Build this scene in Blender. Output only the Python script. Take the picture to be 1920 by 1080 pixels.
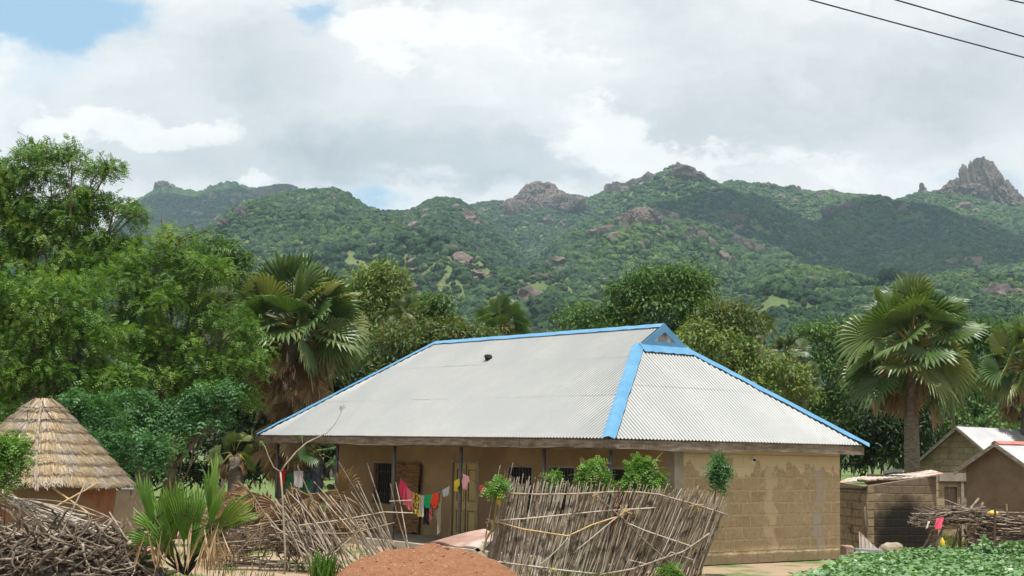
import bpy, math, random
import numpy as np
from mathutils import Vector
rad = math.radians
S = bpy.context.scene
COL = S.collection
for o in list(bpy.data.objects): bpy.data.objects.remove(o)

# ---------------------------------------------------------------- camera
F, PITCH, ROLL, CAMH = 2714.755, .1111, .0201, 2.4269     # focal length in photo pixels (1920 wide)
cp, sp, cr, sr = math.cos(PITCH), math.sin(PITCH), math.cos(ROLL), math.sin(ROLL)
FW = np.array([0, cp, sp]); U0 = np.array([0, -sp, cp]); X0 = np.array([1., 0, 0])
RV = X0*cr + U0*sr; UV = -X0*sr + U0*cr
cam_d = bpy.data.cameras.new("camera"); cam = bpy.data.objects.new("camera", cam_d); COL.objects.link(cam)
cam_d.sensor_width = 36; cam_d.lens = 36*F/1920; cam_d.clip_start = .5; cam_d.clip_end = 40000
from mathutils import Matrix
M = Matrix.Identity(4)
for i in range(3): M[i][0] = RV[i]; M[i][1] = UV[i]; M[i][2] = -FW[i]
M[2][3] = CAMH
cam.matrix_world = M
cam_d.dof.use_dof = True; cam_d.dof.focus_distance = 31; cam_d.dof.aperture_fstop = 6.3
S.camera = cam
def ray(x, y): return FW + (x-960)/F*RV + (540-y)/F*UV
def PW(x, y, Y):                       # where a photo point lies at distance Y
    d = ray(x, y); return np.array([0, 0, CAMH]) + d*(Y/d[1])
def PG(x, y, z=0.):
    d = ray(x, y); return np.array([0, 0, CAMH]) + d*((z-CAMH)/d[2])

# ---------------------------------------------------------------- light and sky
SUN = np.array([.02, -.225, .97]); SUN = SUN/np.linalg.norm(SUN)
sd = bpy.data.lights.new("sun", 'SUN'); so = bpy.data.objects.new("sun", sd); COL.objects.link(so)
sd.energy = 5.0; sd.angle = rad(.6); sd.color = (1, .955, .88)
so.rotation_euler = Vector(-SUN).to_track_quat('-Z', 'Y').to_euler(); so.location = (0, 0, 60)
S.view_settings.view_transform = 'Standard'; S.view_settings.look = 'None'
S.view_settings.exposure = .4; S.view_settings.gamma = 1
S.cycles.max_bounces = 6; S.cycles.diffuse_bounces = 3; S.cycles.transparent_max_bounces = 6
S.cycles.volume_bounces = 1; S.cycles.use_denoising = True; S.cycles.caustics_reflective = False; S.cycles.caustics_refractive = False
S.cycles.sample_clamp_indirect = 4

class N:
    """small node-graph helper"""
    def __init__(s, nt): s.nt = nt
    def n(s, t, **k):
        o = s.nt.nodes.new(t)
        for a, b in k.items(): setattr(o, a, b)
        return o
    def link(s, a, b): s.nt.links.new(a, b)
    def put(s, sock, v):
        if v is None: return
        if hasattr(v, 'is_output'): s.link(v, sock)
        elif isinstance(v, (tuple, list)) and len(v) == 3 and sock.type == 'RGBA': sock.default_value = (*v, 1)
        else: sock.default_value = v
    def math(s, op, a, b=None, c=None, clamp=False):
        o = s.n('ShaderNodeMath', operation=op); o.use_clamp = clamp
        s.put(o.inputs[0], a); s.put(o.inputs[1], b); s.put(o.inputs[2], c)
        return o.outputs[0]
    def noise(s, vec, scale, detail=4, rough=.5, dist=0.):
        o = s.n('ShaderNodeTexNoise'); s.put(o.inputs['Vector'], vec)
        o.inputs['Scale'].default_value = scale; o.inputs['Detail'].default_value = detail
        o.inputs['Roughness'].default_value = rough; o.inputs['Distortion'].default_value = dist
        return o.outputs[0]
    def ramp(s, f, stops, interp='LINEAR'):
        o = s.n('ShaderNodeValToRGB'); o.color_ramp.interpolation = interp
        e = o.color_ramp.elements
        while len(e) < len(stops): e.new(.5)
        for q, (p, c) in zip(e, stops):
            q.position = p; q.color = (*c, 1) if isinstance(c, (tuple, list)) else (c, c, c, 1)
        s.put(o.inputs[0], f); return o.outputs[0]
    def mix(s, f, a, b, mode='MIX'):
        o = s.n('ShaderNodeMix', data_type='RGBA', blend_type=mode)
        s.put(o.inputs[0], f); s.put(o.inputs[6], a); s.put(o.inputs[7], b); return o.outputs[2]
    def xyz(s, v):
        o = s.n('ShaderNodeSeparateXYZ'); s.put(o.inputs[0], v); return o.outputs
    def comb(s, x, y, z):
        o = s.n('ShaderNodeCombineXYZ'); s.put(o.inputs[0], x); s.put(o.inputs[1], y); s.put(o.inputs[2], z); return o.outputs[0]
    def scale(s, v, k):
        o = s.n('ShaderNodeVectorMath', operation='MULTIPLY'); s.put(o.inputs[0], v); s.put(o.inputs[1], k); return o.outputs[0]
    def sstep(s, v, a, b):
        o = s.n('ShaderNodeMapRange', interpolation_type='SMOOTHSTEP'); s.put(o.inputs[0], v)
        s.put(o.inputs[1], a); s.put(o.inputs[2], b); return o.outputs[0]

W = bpy.data.worlds.new("World"); S.world = W; W.use_nodes = True
g = N(W.node_tree); W.node_tree.nodes.clear()
sky = g.n('ShaderNodeTexSky', sky_type='NISHITA'); sky.sun_disc = False
sky.sun_elevation = math.asin(SUN[2]); sky.sun_rotation = math.atan2(SUN[0], SUN[1]); sky.altitude = 500; sky.dust_density = 1.5
skyc = g.scale(sky.outputs[0], (.085, .085, .085))
tc = g.n('ShaderNodeTexCoord').outputs['Generated']
X, Y, Z = g.xyz(tc)
ay = g.math('MAXIMUM', g.math('ABSOLUTE', Y), .15)
su = g.math('DIVIDE', X, ay); sw = g.math('DIVIDE', Z, ay)       # sky direction, as slopes
pv = g.comb(su, g.math('MULTIPLY', sw, 1.7), Y)
wn = g.n('ShaderNodeTexNoise'); g.put(wn.inputs['Vector'], pv); wn.inputs['Scale'].default_value = 7; wn.inputs['Detail'].default_value = 9; wn.inputs['Roughness'].default_value = .64
wv = g.n('ShaderNodeVectorMath', operation='MULTIPLY_ADD'); g.put(wv.inputs[0], wn.outputs[1]); g.put(wv.inputs[1], (.17, .20, .0)); g.put(wv.inputs[2], pv)
pv2 = wv.outputs[0]
def gauss(px, py, rx, ry, amp):
    d = ray(px, py); u0 = d[0]/d[1]; w0 = d[2]/d[1]
    wx, wy, _ = g.xyz(pv2)
    a = g.math('DIVIDE', g.math('SUBTRACT', wx, u0+.085), rx/F); b = g.math('DIVIDE', g.math('SUBTRACT', wy, w0*1.7+.10), 1.7*ry/F)
    e = g.math('EXPONENT', g.math('MULTIPLY', g.math('ADD', g.math('MULTIPLY', a, a), g.math('MULTIPLY', b, b)), -1))
    return g.math('MULTIPLY', e, amp)
def gsum(l):
    t = l[0]
    for q in l[1:]: t = g.math('ADD', t, q)
    return t
n1 = g.noise(pv2, 5.0, 7, .55); n2 = g.noise(pv, 14, 6, .6)
# gaps in the cloud (blue sky shows)
gap = gsum([gauss(80, 10, 190, 70, .95), gauss(585, 30, 60, 50, .7), gauss(740, 385, 90, 34, .52), gauss(1840, 330, 160, 60, .40),
            gauss(60, 140, 120, 120, .38), gauss(780, 0, 90, 16, .45), gauss(1550, 20, 160, 50, .1), gauss(640, 340, 120, 50, .2)])
gap = g.math('ADD', gap, g.math('MULTIPLY', g.math('SUBTRACT', n1, .5), .5))
cover = g.math('SUBTRACT', 1, g.sstep(gap, .16, .75))
# grey cloud bellies and bright heads
dark = gsum([gauss(430, 120, 300, 130, .55), gauss(720, 290, 480, 60, .85), gauss(1000, 180, 380, 60, .25), gauss(900, 340, 330, 22, .4),
             gauss(1750, 150, 330, 110, .65), gauss(1350, 250, 200, 60, .35), gauss(1200, 40, 300, 40, .28), gauss(250, 330, 200, 30, .15)])
brt = gsum([gauss(720, 70, 110, 55, .5), gauss(240, 235, 160, 40, .65), gauss(1150, 250, 90, 110, .35), gauss(1240, 290, 150, 30, .4),
            gauss(1560, 310, 160, 50, .35), gauss(480, 330, 70, 20, .35), gauss(1050, 90, 160, 60, .25)])
brt = g.math('MULTIPLY', g.sstep(g.math('ADD', brt, g.math('MULTIPLY', g.math('SUBTRACT', g.noise(pv2, 16, 8, .6), .5), .9)), .12, .38), .80)
sh = g.math('ADD', g.math('SUBTRACT', dark, brt), g.math('MULTIPLY', g.math('SUBTRACT', g.noise(pv2, 9, 9, .62), .5), 1.5))
sh = g.math('ADD', sh, g.math('MULTIPLY', g.math('SUBTRACT', n2, .5), .55))
cloudc = g.ramp(g.math('MULTIPLY_ADD', sh, .56, .29), [(0, (1.06, 1.06, 1.05)), (.26, (.95, .96, .965)), (.5, (.775, .81, .83)), (.75, (.61, .66, .70)), (1, (.47, .53, .58))])
skyb = g.mix(.8, skyc, (.42, .68, .93))          # thin veil over the blue
bg = g.n('ShaderNodeBackground'); g.put(bg.inputs[0], g.mix(cover, skyb, cloudc)); bg.inputs[1].default_value = .76
wo = g.n('ShaderNodeOutputWorld'); g.link(bg.outputs[0], wo.inputs[0])
W.cycles.sampling_method = 'MANUAL'; W.cycles.sample_map_resolution = 512

# ---------------------------------------------------------------- materials
def mat(name, build, rough=.85, bump=None, spec=.3, trans=0., metal=0., sub=None):
    """build(g, P, O) -> colour socket/tuple; bump(g, P, O) -> (height, strength, distance)"""
    m = bpy.data.materials.new(name); m.use_nodes = True; m.node_tree.nodes.clear(); g = N(m.node_tree)
    t = g.n('ShaderNodeTexCoord'); O = t.outputs['Object']; P = g.n('ShaderNodeNewGeometry').outputs['Position']
    b = g.n('ShaderNodeBsdfPrincipled'); c = build(g, P, O)
    g.put(b.inputs['Base Color'], c); g.put(b.inputs['Roughness'], rough); g.put(b.inputs['Metallic'], metal)
    g.put(b.inputs['Specular IOR Level'], spec)
    if bump:
        h, st, di = bump(g, P, O); bn = g.n('ShaderNodeBump'); g.put(bn.inputs['Height'], h)
        bn.inputs['Strength'].default_value = st; bn.inputs['Distance'].default_value = di
        g.link(bn.outputs[0], b.inputs['Normal'])
    out = g.n('ShaderNodeOutputMaterial'); sh = b.outputs[0]
    if trans:
        tr = g.n('ShaderNodeBsdfTranslucent'); g.put(tr.inputs[0], g.mix(1., c, (1.3, 1.35, .55), 'MULTIPLY') if hasattr(c, 'is_output') else c)
        mx = g.n('ShaderNodeMixShader'); mx.inputs[0].default_value = trans
        g.link(sh, mx.inputs[1]); g.link(tr.outputs[0], mx.inputs[2]); sh = mx.outputs[0]
    g.link(sh, out.inputs[0]); return m
def attr(g, n='rnd'): return g.n('ShaderNodeAttribute', attribute_name=n).outputs['Fac']
def leafmat(name, cols, rough=.5, trans=.30, spec=.28, gain=1.):
    st = [(i/(len(cols)-1), tuple(v*gain for v in c)) for i, c in enumerate(cols)]
    return mat(name, lambda g, P, O: g.ramp(attr(g), st), rough=rough, trans=trans, spec=spec)
def noisy(name, a, b, scale, rough=.85, bs=0., bd=.02, bscale=None, mid=(.35, .65), spec=.25, detail=6, third=None, metal=0., stretch=None):
    def bl(g, P, O):
        v = g.scale(O, stretch) if stretch else O
        c = g.mix(g.sstep(g.noise(v, scale, detail, .6), *mid), a, b)
        if third: c = g.mix(g.sstep(g.noise(O, scale*.31, 5, .6), third[1], third[2]), c, third[0])
        return c
    bf = (lambda g, P, O: (g.noise(g.scale(O, stretch) if stretch else O, bscale or scale*3, 6, .65), bs, bd)) if bs else None
    return mat(name, bl, rough=rough, bump=bf, spec=spec, metal=metal)

mNeem = leafmat('neem_leaves', [(.030, .066, .012), (.050, .110, .017), (.080, .150, .022), (.170, .210, .032)], gain=1.42)
mMango = leafmat('mango_leaves', [(.018, .045, .012), (.032, .070, .018), (.055, .100, .024), (.115, .140, .035)], gain=1.6)
mMangoBrown = leafmat('mango_new_leaves', [(.040, .085, .020), (.065, .115, .028), (.095, .125, .034), (.185, .125, .045)])
mMangoMid = leafmat('mid_green_leaves', [(.035, .066, .018), (.065, .105, .026), (.105, .142, .034), (.17, .165, .05)], gain=1.45)
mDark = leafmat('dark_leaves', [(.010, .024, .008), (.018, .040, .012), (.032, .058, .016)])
mGloss = leafmat('glossy_leaves', [(.022, .070, .020), (.035, .100, .030), (.060, .140, .040)], rough=.48, spec=.3, gain=1.35)
mSap = leafmat('sapling_leaves', [(.050, .140, .018), (.080, .19, .026), (.12, .25, .04), (.16, .15, .06)], rough=.5, spec=.25)
mBean = leafmat('crop_leaves', [(.060, .150, .045), (.090, .195, .065), (.130, .240, .095), (.22, .31, .15)], rough=.4, spec=.5, trans=.2)
mPalm = leafmat('palm_fronds', [(.030, .062, .018), (.048, .088, .026), (.075, .118, .034), (.150, .160, .06)], rough=.42, spec=.4, trans=.25, gain=1.35)
mPalmP = leafmat('pale_palm_fronds', [(.062, .100, .040), (.090, .130, .056), (.13, .17, .08)], rough=.4, spec=.45, trans=.2)
mPalmY = leafmat('young_palm_fronds', [(.060, .130, .022), (.085, .170, .028), (.11, .20, .035), (.20, .20, .07)], rough=.45, spec=.35, trans=.28, gain=1.3)
mDead = leafmat('dead_fronds', [(.11, .065, .032), (.21, .135, .07), (.34, .24, .135), (.50, .40, .27)], rough=.6, gain=1.2, trans=.15, spec=.2)
mDeadG = leafmat('grey_dead_fronds', [(.10, .085, .065), (.17, .15, .12), (.24, .22, .18)], rough=.7, trans=.1, spec=.2)
mGrass = leafmat('grass_blades', [(.07, .13, .02), (.11, .18, .03), (.17, .22, .05), (.25, .22, .1)], trans=.25)
mBark = noisy('bark', (.10, .075, .05), (.20, .16, .12), 9, bs=.8, bd=.03, stretch=(1, 1, .3))
mPBark = noisy('palm_bark', (.13, .105, .08), (.25, .215, .175), 5, bs=.9, bd=.04, stretch=(1, 1, 6))
mPetiole = noisy('petiole', (.16, .15, .04), (.30, .24, .07), 3, rough=.5)
mStalk = mat('dry_stalks', lambda g, P, O: g.mix(g.sstep(g.noise(O, 5, 6, .6), .50, .66), g.ramp(attr(g), [(0, (.14, .11, .078)), (.4, (.27, .22, .16)), (.75, (.40, .355, .29)), (1, (.54, .51, .46))]), (.085, .07, .055)), rough=.7)
mStalkY = noisy('straw_rail', (.42, .29, .13), (.56, .43, .25), 6, rough=.6)
mStick = mat('grey_sticks', lambda g, P, O: g.mix(g.sstep(g.noise(O, 9, 6, .6), .45, .7), g.ramp(attr(g), [(0, (.06, .045, .035)), (.5, (.155, .12, .09)), (1, (.34, .28, .22))]), (.06, .045, .035)), rough=.8,
             bump=lambda g, P, O: (g.noise(O, 30, 4, .6), .5, .01))
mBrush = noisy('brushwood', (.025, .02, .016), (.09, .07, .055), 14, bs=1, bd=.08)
mThatch = mat('thatch', lambda g, P, O: g.mix(g.sstep(g.noise(O, 2.2, 5, .6), .40, .62), g.ramp(attr(g), [(0, (.13, .09, .052)), (.45, (.27, .195, .11)), (.8, (.38, .30, .19)), (1, (.50, .43, .32))]),
             g.ramp(attr(g), [(0, (.14, .11, .08)), (.5, (.28, .235, .18)), (1, (.44, .39, .32))])), rough=.8)
mMud = noisy('red_mud', (.20, .080, .040), (.30, .135, .07), 2.5, bs=.6, bd=.03, bscale=12, third=((.22, .155, .09), .45, .6))
mZincF = mat('zinc_roof', lambda g, P, O: g.mix(g.sstep(g.noise(g.scale(O, (1, 1, .6)), .8, 6, .6), .3, .75), (.125, .135, .138),
            g.mix(g.sstep(g.noise(O, 5, 6, .7), .45, .75), (.158, .166, .165), (.112, .122, .124))), rough=.42, spec=.35, metal=.15)
mBlue = noisy('blue_flashing', (.070, .215, .375), (.095, .255, .42), 2.5, rough=.45, bs=.4, bd=.03, bscale=3, spec=.4)
mFascia = noisy('old_plank', (.13, .10, .075), (.27, .225, .18), 3, bs=.6, bd=.02, stretch=(1, 1, 6), third=((.11, .075, .05), .5, .7))
mIron = noisy('post_iron', (.055, .06, .065), (.10, .105, .11), 5, rough=.5, spec=.4)
mConc = noisy('cement', (.26, .225, .175), (.36, .32, .26), 2, bs=.4, bd=.02, bscale=12)
mVer = noisy('mud_plaster', (.34, .235, .125), (.42, .30, .165), 1.2, bs=.5, bd=.02, bscale=7, third=((.28, .195, .11), .52, .66))
mDoor = noisy('door_paint', (.46, .35, .155), (.54, .42, .20), 3, rough=.5, spec=.35)
mDoorG = noisy('door_groove', (.14, .10, .05), (.20, .15, .08), 3)
mBlack = noisy('dark_iron_and_interiors', (.012, .012, .013), (.03, .03, .03), 5)  # also blacks in the unlit rooms behind windows and doorways
mWicker = mat('woven_mat', lambda g, P, O: g.mix(g.sstep(g.noise(g.scale(O, (1, 1, 9)), 5, 5, .6), .38, .6), (.13, .07, .03), (.34, .20, .085)), bump=lambda g, P, O: (g.noise(g.scale(O, (1, 1, 9)), 5, 5, .6), 1., .03))
mRust = mat('rusty_sheet', lambda g, P, O: g.mix(g.sstep(g.noise(O, 1.6, 6, .65), .46, .6), (.46, .42, .38), g.mix(g.noise(O, 9, 5, .7), (.30, .15, .09), (.40, .28, .22))), rough=.6, metal=.1)
mRustR = noisy('red_rust', (.22, .13, .10), (.33, .22, .18), 2.5, rough=.7, third=((.40, .34, .30), .52, .66))
mGrey = noisy('grey_zinc', (.22, .225, .235), (.29, .295, .30), 1.1, rough=.45, metal=.15)
mRed = noisy('red_cap', (.50, .10, .08), (.60, .17, .13), 3, rough=.5)
mRock = mat('hill_rock', lambda g, P, O: g.mix(g.sstep(g.noise(P, .022, 7, .65), .42, .6), g.mix(g.noise(P, .10, 6, .6), (.15, .12, .108), (.28, .21, .175)), (.12, .10, .10)), rough=.95,
            bump=lambda g, P, O: (g.noise(g.scale(P, (1, 1, .45)), .10, 8, .7), 1., 9))
mBoul = noisy('small_rock', (.20, .165, .12), (.34, .29, .22), 5, bs=.6, bd=.03)
mSoil = mat('laterite', lambda g, P, O: g.mix(g.sstep(g.noise(P, 15, 5, .6), .64, .72), g.mix(g.noise(P, 7, 8, .7), (.22, .095, .045), (.42, .205, .11)), (.52, .42, .32)), rough=.95,
            bump=lambda g, P, O: (g.noise(P, 6, 9, .72), 1., .16))
def blocks(name, bw, bh, c1, c2, mort, stain=None, plaster=None, msize=.02, soot=False, axis=(1, 0), bs=.8):
    """mud or cement blocks laid in courses; plaster = (height, colour) of the render left at the top"""
    def vec(g, P):
        x, y, z = g.xyz(P); a = g.math('ADD', g.math('MULTIPLY', x, axis[0]), g.math('MULTIPLY', y, axis[1]))
        wob = g.noise(P, 2.5, 4, .6); wob2 = g.noise(P, 1.7, 4, .6)
        return g.comb(g.math('MULTIPLY_ADD', wob2, .09, a), g.math('MULTIPLY_ADD', wob, .07, z), 0.)
    def brick(g, P):
        b = g.n('ShaderNodeTexBrick'); g.put(b.inputs['Vector'], vec(g, P)); b.inputs['Scale'].default_value = 1
        b.inputs['Brick Width'].default_value = bw; b.inputs['Row Height'].default_value = bh; b.inputs['Mortar Size'].default_value = msize
        b.inputs['Mortar Smooth'].default_value = .6; b.inputs['Bias'].default_value = 0
        g.put(b.inputs['Color1'], c1); g.put(b.inputs['Color2'], c2); g.put(b.inputs['Mortar'], mort); return b
    def bl(g, P, O):
        b = brick(g, P); c = b.outputs[0]; x, y, z = g.xyz(P)
        c = g.mix(g.math('MULTIPLY', g.sstep(g.noise(P, 1.1, 6, .65), .42, .60), .62), c, tuple(.5*a_+.5*b_ for a_, b_ in zip(c2, mort))); c = g.mix(g.sstep(g.noise(P, 3.2, 6, .65), .54, .66), c, mort)                  # smeared mortar
        c = g.mix(1., c, g.ramp(g.noise(P, 14, 6, .7), [(.3, .78), (.7, 1.15)]), 'MULTIPLY')
        if stain:
            a = g.math('ADD', g.math('MULTIPLY', x, axis[0]), g.math('MULTIPLY', y, axis[1]))
            d = g.math('ABSOLUTE', g.math('SUBTRACT', g.math('MULTIPLY_ADD', g.noise(g.scale(P, (1, 1, 1.6)), 1.3, 5, .6), .9, a), stain[0]+.45))
            c = g.mix(g.math('MULTIPLY', g.sstep(d, stain[1], stain[1]*.5), g.sstep(g.noise(P, 3.1, 6, .65), .40, .50)), c, stain[2])
            d2 = g.math('ABSOLUTE', g.math('SUBTRACT', g.math('MULTIPLY_ADD', g.noise(g.scale(P, (1, 1, 1.2)), 1.6, 4, .6), 1.1, a), stain[0]-1.75+.55))
            c = g.mix(g.sstep(d2, .17, .07), c, (.48, .375, .24))
        if plaster:
            e = g.math('MULTIPLY_ADD', g.noise(g.scale(P, (1, 1, .55)), 2.1, 7, .62), 1.7, z)
            c = g.mix(g.sstep(e, plaster[0]+.82, plaster[0]+.86), c, g.mix(g.noise(P, 2, 5, .6), plaster[1], tuple(v*.86 for v in plaster[1])))
            c = g.mix(g.sstep(g.math('MULTIPLY_ADD', g.noise(P, 2.6, 5, .6), .5, z), .52, .40), c, (.235, .18, .11))
        if soot:
            cx, cy, cz, r = soot
            d = g.math('SQRT', g.math('ADD', g.math('POWER', g.math('MULTIPLY', g.math('SUBTRACT', x, cx), 1.1), 2.), g.math('POWER', g.math('SUBTRACT', z, cz), 2.)))
            d = g.math('SUBTRACT', g.math('MULTIPLY_ADD', g.noise(P, 3, 6, .7), .9, d), .5)
            c = g.mix(g.sstep(d, r+.55, r*.45+.2), c, (.022, .018, .015))
            c = g.mix(g.sstep(g.math('MULTIPLY_ADD', g.noise(P, 2, 4, .6), .3, z), 1.60, 1.66), c, g.mix(g.noise(P, 12, 6, .7), (.11, .08, .055), (.20, .15, .105)))
        return c
    def bp(g, P, O):
        b = brick(g, P); return g.math('ADD', g.math('MULTIPLY', b.outputs['Fac'], -.6), g.math('MULTIPLY', g.noise(P, 11, 7, .7), .7)), bs, .03
    return mat(name, bl, rough=.92, bump=bp, spec=.15)

# ---------------------------------------------------------------- object helpers
WLOC = {}
def props(o, label=None, cat=None, group=None, kind=None):
    if label: o['label'] = label
    if cat: o['category'] = cat
    if group: o['group'] = group
    if kind: o['kind'] = kind
    return o
def thing(name, label, cat, loc, group=None):
    o = bpy.data.objects.new(name, None); COL.objects.link(o); o.location = tuple(float(v) for v in loc); o.empty_display_size = .2
    WLOC[o.name] = np.array(o.location); return props(o, label, cat, group)
def mesh(name, V, Fc, m, parent=None, rnd=None, smooth=False, base=None):
    V = np.asarray(V, dtype=np.float64).reshape(-1, 3)
    if parent is not None: base = WLOC[parent.name]
    elif base is None: base = np.array([V[:, 0].mean(), V[:, 1].mean(), V[:, 2].min()])
    base = np.asarray(base, float); Vl = V-base
    me = bpy.data.meshes.new(name)
    if isinstance(Fc, np.ndarray):
        k = Fc.shape[1]; nf = len(Fc)
        me.vertices.add(len(Vl)); me.vertices.foreach_set('co', Vl.astype(np.float32).ravel())
        me.loops.add(nf*k); me.loops.foreach_set('vertex_index', Fc.astype(np.int32).ravel())
        me.polygons.add(nf); me.polygons.foreach_set('loop_start', np.arange(0, nf*k, k, dtype=np.int32))
        me.polygons.foreach_set('loop_total', np.full(nf, k, dtype=np.int32))
        me.update(calc_edges=True)
    else:
        me.from_pydata([tuple(v) for v in Vl], [], [tuple(int(i) for i in f) for f in Fc]); me.update()
    if rnd is not None:
        a = me.attributes.new('rnd', 'FLOAT', 'FACE'); a.data.foreach_set('value', np.asarray(rnd, dtype=np.float32))
    me.polygons.foreach_set('use_smooth', np.full(len(me.polygons), smooth, dtype=bool))
    me.materials.append(m)
    o = bpy.data.objects.new(name, me); COL.objects.link(o)
    if parent is not None: o.parent = parent
    else: o.location = tuple(base)
    WLOC[o.name] = base
    return o
class MB:
    def __init__(s): s.V = []; s.F = []; s.R = []; s.n = 0
    def add(s, V, Fs, r=.5):
        V = np.asarray(V, float).reshape(-1, 3); s.V.append(V); s.F += [tuple(int(i)+s.n for i in f) for f in Fs]
        s.R += [r]*len(Fs); s.n += len(V); return s
    def hexa(s, P, r=.5):              # 8 corners: bottom 4 ccw, top 4 ccw
        return s.add(P, [(3, 2, 1, 0), (4, 5, 6, 7), (0, 1, 5, 4), (1, 2, 6, 5), (2, 3, 7, 6), (3, 0, 4, 7)], r)
    def box(s, x0, x1, y0, y1, z0, z1, fr=None, r=.5):
        fr = fr or (lambda a, b, z: (a, b, z))
        return s.hexa([fr(x0, y0, z0), fr(x1, y0, z0), fr(x1, y1, z0), fr(x0, y1, z0), fr(x0, y0, z1), fr(x1, y0, z1), fr(x1, y1, z1), fr(x0, y1, z1)], r)
    def tube(s, pts, rr, k=6, r=.5, cap=True):
        P = np.asarray(pts, float); n = len(P); rr = np.broadcast_to(rr, (n,)) if np.ndim(rr) == 0 else np.asarray(rr)
        T = np.gradient(P, axis=0); T /= np.linalg.norm(T, axis=1)[:, None]+1e-12
        ref = np.array([0, 0, 1.]) if abs(T[:, 2]).mean() < .8 else np.array([1., 0, 0])
        A = np.cross(T, ref); A /= np.linalg.norm(A, axis=1)[:, None]+1e-12; B = np.cross(T, A)
        an = np.arange(k)*2*np.pi/k
        V = P[:, None, :]+rr[:, None, None]*(A[:, None, :]*np.cos(an)[None, :, None]+B[:, None, :]*np.sin(an)[None, :, None])
        Fs = [(i*k+j, i*k+(j+1) % k, (i+1)*k+(j+1) % k, (i+1)*k+j) for i in range(n-1) for j in range(k)]
        if cap: Fs += [tuple(range(k-1, -1, -1)), tuple(range((n-1)*k, n*k))]
        return s.add(V.reshape(-1, 3), Fs, r)
    def build(s, name, m, parent=None, smooth=False, base=None):
        return mesh(name, np.vstack(s.V), s.F, m, parent, s.R, smooth, base)
def ico(sub):
    t = (1+5**.5)/2
    V = [(-1, t, 0), (1, t, 0), (-1, -t, 0), (1, -t, 0), (0, -1, t), (0, 1, t), (0, -1, -t), (0, 1, -t), (t, 0, -1), (t, 0, 1), (-t, 0, -1), (-t, 0, 1)]
    Fc = [(0, 11, 5), (0, 5, 1), (0, 1, 7), (0, 7, 10), (0, 10, 11), (1, 5, 9), (5, 11, 4), (11, 10, 2), (10, 7, 6), (7, 1, 8), (3, 9, 4), (3, 4, 2), (3, 2, 6), (3, 6, 8), (3, 8, 9), (4, 9, 5), (2, 4, 11), (6, 2, 10), (8, 6, 7), (9, 8, 1)]
    V = [np.array(v)/np.linalg.norm(v) for v in V]
    for _ in range(sub):
        mp = {}; nf = []
        def mid(a, b):
            k = (min(a, b), max(a, b))
            if k not in mp: m_ = V[a]+V[b]; V.append(m_/np.linalg.norm(m_)); mp[k] = len(V)-1
            return mp[k]
        for a, b, c in Fc:
            x, y, z = mid(a, b), mid(b, c), mid(c, a); nf += [(a, x, z), (b, y, x), (c, z, y), (x, y, z)]
        Fc = nf
    return np.array(V), np.array(Fc)
def hsh(ix, iy, seed):
    h = np.sin(ix*127.1+iy*311.7+seed*74.7)*43758.5453; return h-np.floor(h)
def vnoise(x, y, seed=0):
    ix, iy = np.floor(x), np.floor(y); fx, fy = x-ix, y-iy; fx = fx*fx*(3-2*fx); fy = fy*fy*(3-2*fy)
    a, b, c, d = hsh(ix, iy, seed), hsh(ix+1, iy, seed), hsh(ix, iy+1, seed), hsh(ix+1, iy+1, seed)
    return (a*(1-fx)+b*fx)*(1-fy)+(c*(1-fx)+d*fx)*fy
def fbm(x, y, seed=0, o=5, ridged=False):
    t = 0; a = .5; s = 0
    for i in range(o):
        n = vnoise(x*2**i, y*2**i, seed+i*7)
        if ridged: n = 1-abs(2*n-1)
        t = t+a*n; s += a; a *= .5
    return t/s
def lumpy(V, amp, fr, seed):
    d = fbm(V[:, 0]*fr+V[:, 2]*fr*.7+9, V[:, 1]*fr-V[:, 2]*fr*.9+5, seed, 4); return V*(1+amp*(d-.5)*2)[:, None]

# ---------------------------------------------------------------- ground and hills
gx = np.concatenate([-np.geomspace(9000, 60, 18), np.linspace(-40, 40, 81), np.geomspace(60, 9000, 18)])
gy = np.concatenate([[-6000, -1500, -300, -60], np.linspace(0, 80, 81), np.geomspace(100, 12000, 24)])
GX, GY = np.meshgrid(gx, gy)
near = np.exp(-((GX/60)**2+((GY-35)/50)**2))
GZ = -.05*near*fbm(GX*.6+50, GY*.6+50, 3)-.0
nx, ny = len(gx), len(gy)
ii = (np.arange(ny-1)[:, None]*nx+np.arange(nx-1)[None, :]).ravel()
mGround = mat('earth', lambda g, P, O: g.mix(g.sstep(g.math('ADD', g.noise(P, .5, 6, .6), g.math('MULTIPLY', g.sstep(g.xyz(P)[1], 44., 58.), .5)), .50, .62), g.mix(g.noise(P, 6, 8, .65), (.25, .18, .115), (.34, .26, .18)), g.mix(g.noise(P, 9, 6, .7), (.055, .11, .025), (.13, .17, .05))),
              bump=lambda g, P, O: (g.noise(P, 8, 8, .7), .7, .04))
gr = mesh('ground', np.stack([GX, GY, GZ], -1).reshape(-1, 3), np.stack([ii, ii+1, ii+1+nx, ii+nx], 1), mGround, base=(0, 0, 0), smooth=True)
props(gr, kind='structure')

def trace(pts):
    a = [];
    for x, y in pts:
        d = ray(x, y); a.append((math.atan2(d[0], d[1]), d[2]/math.hypot(d[0], d[1])))
    return np.array(a)
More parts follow.
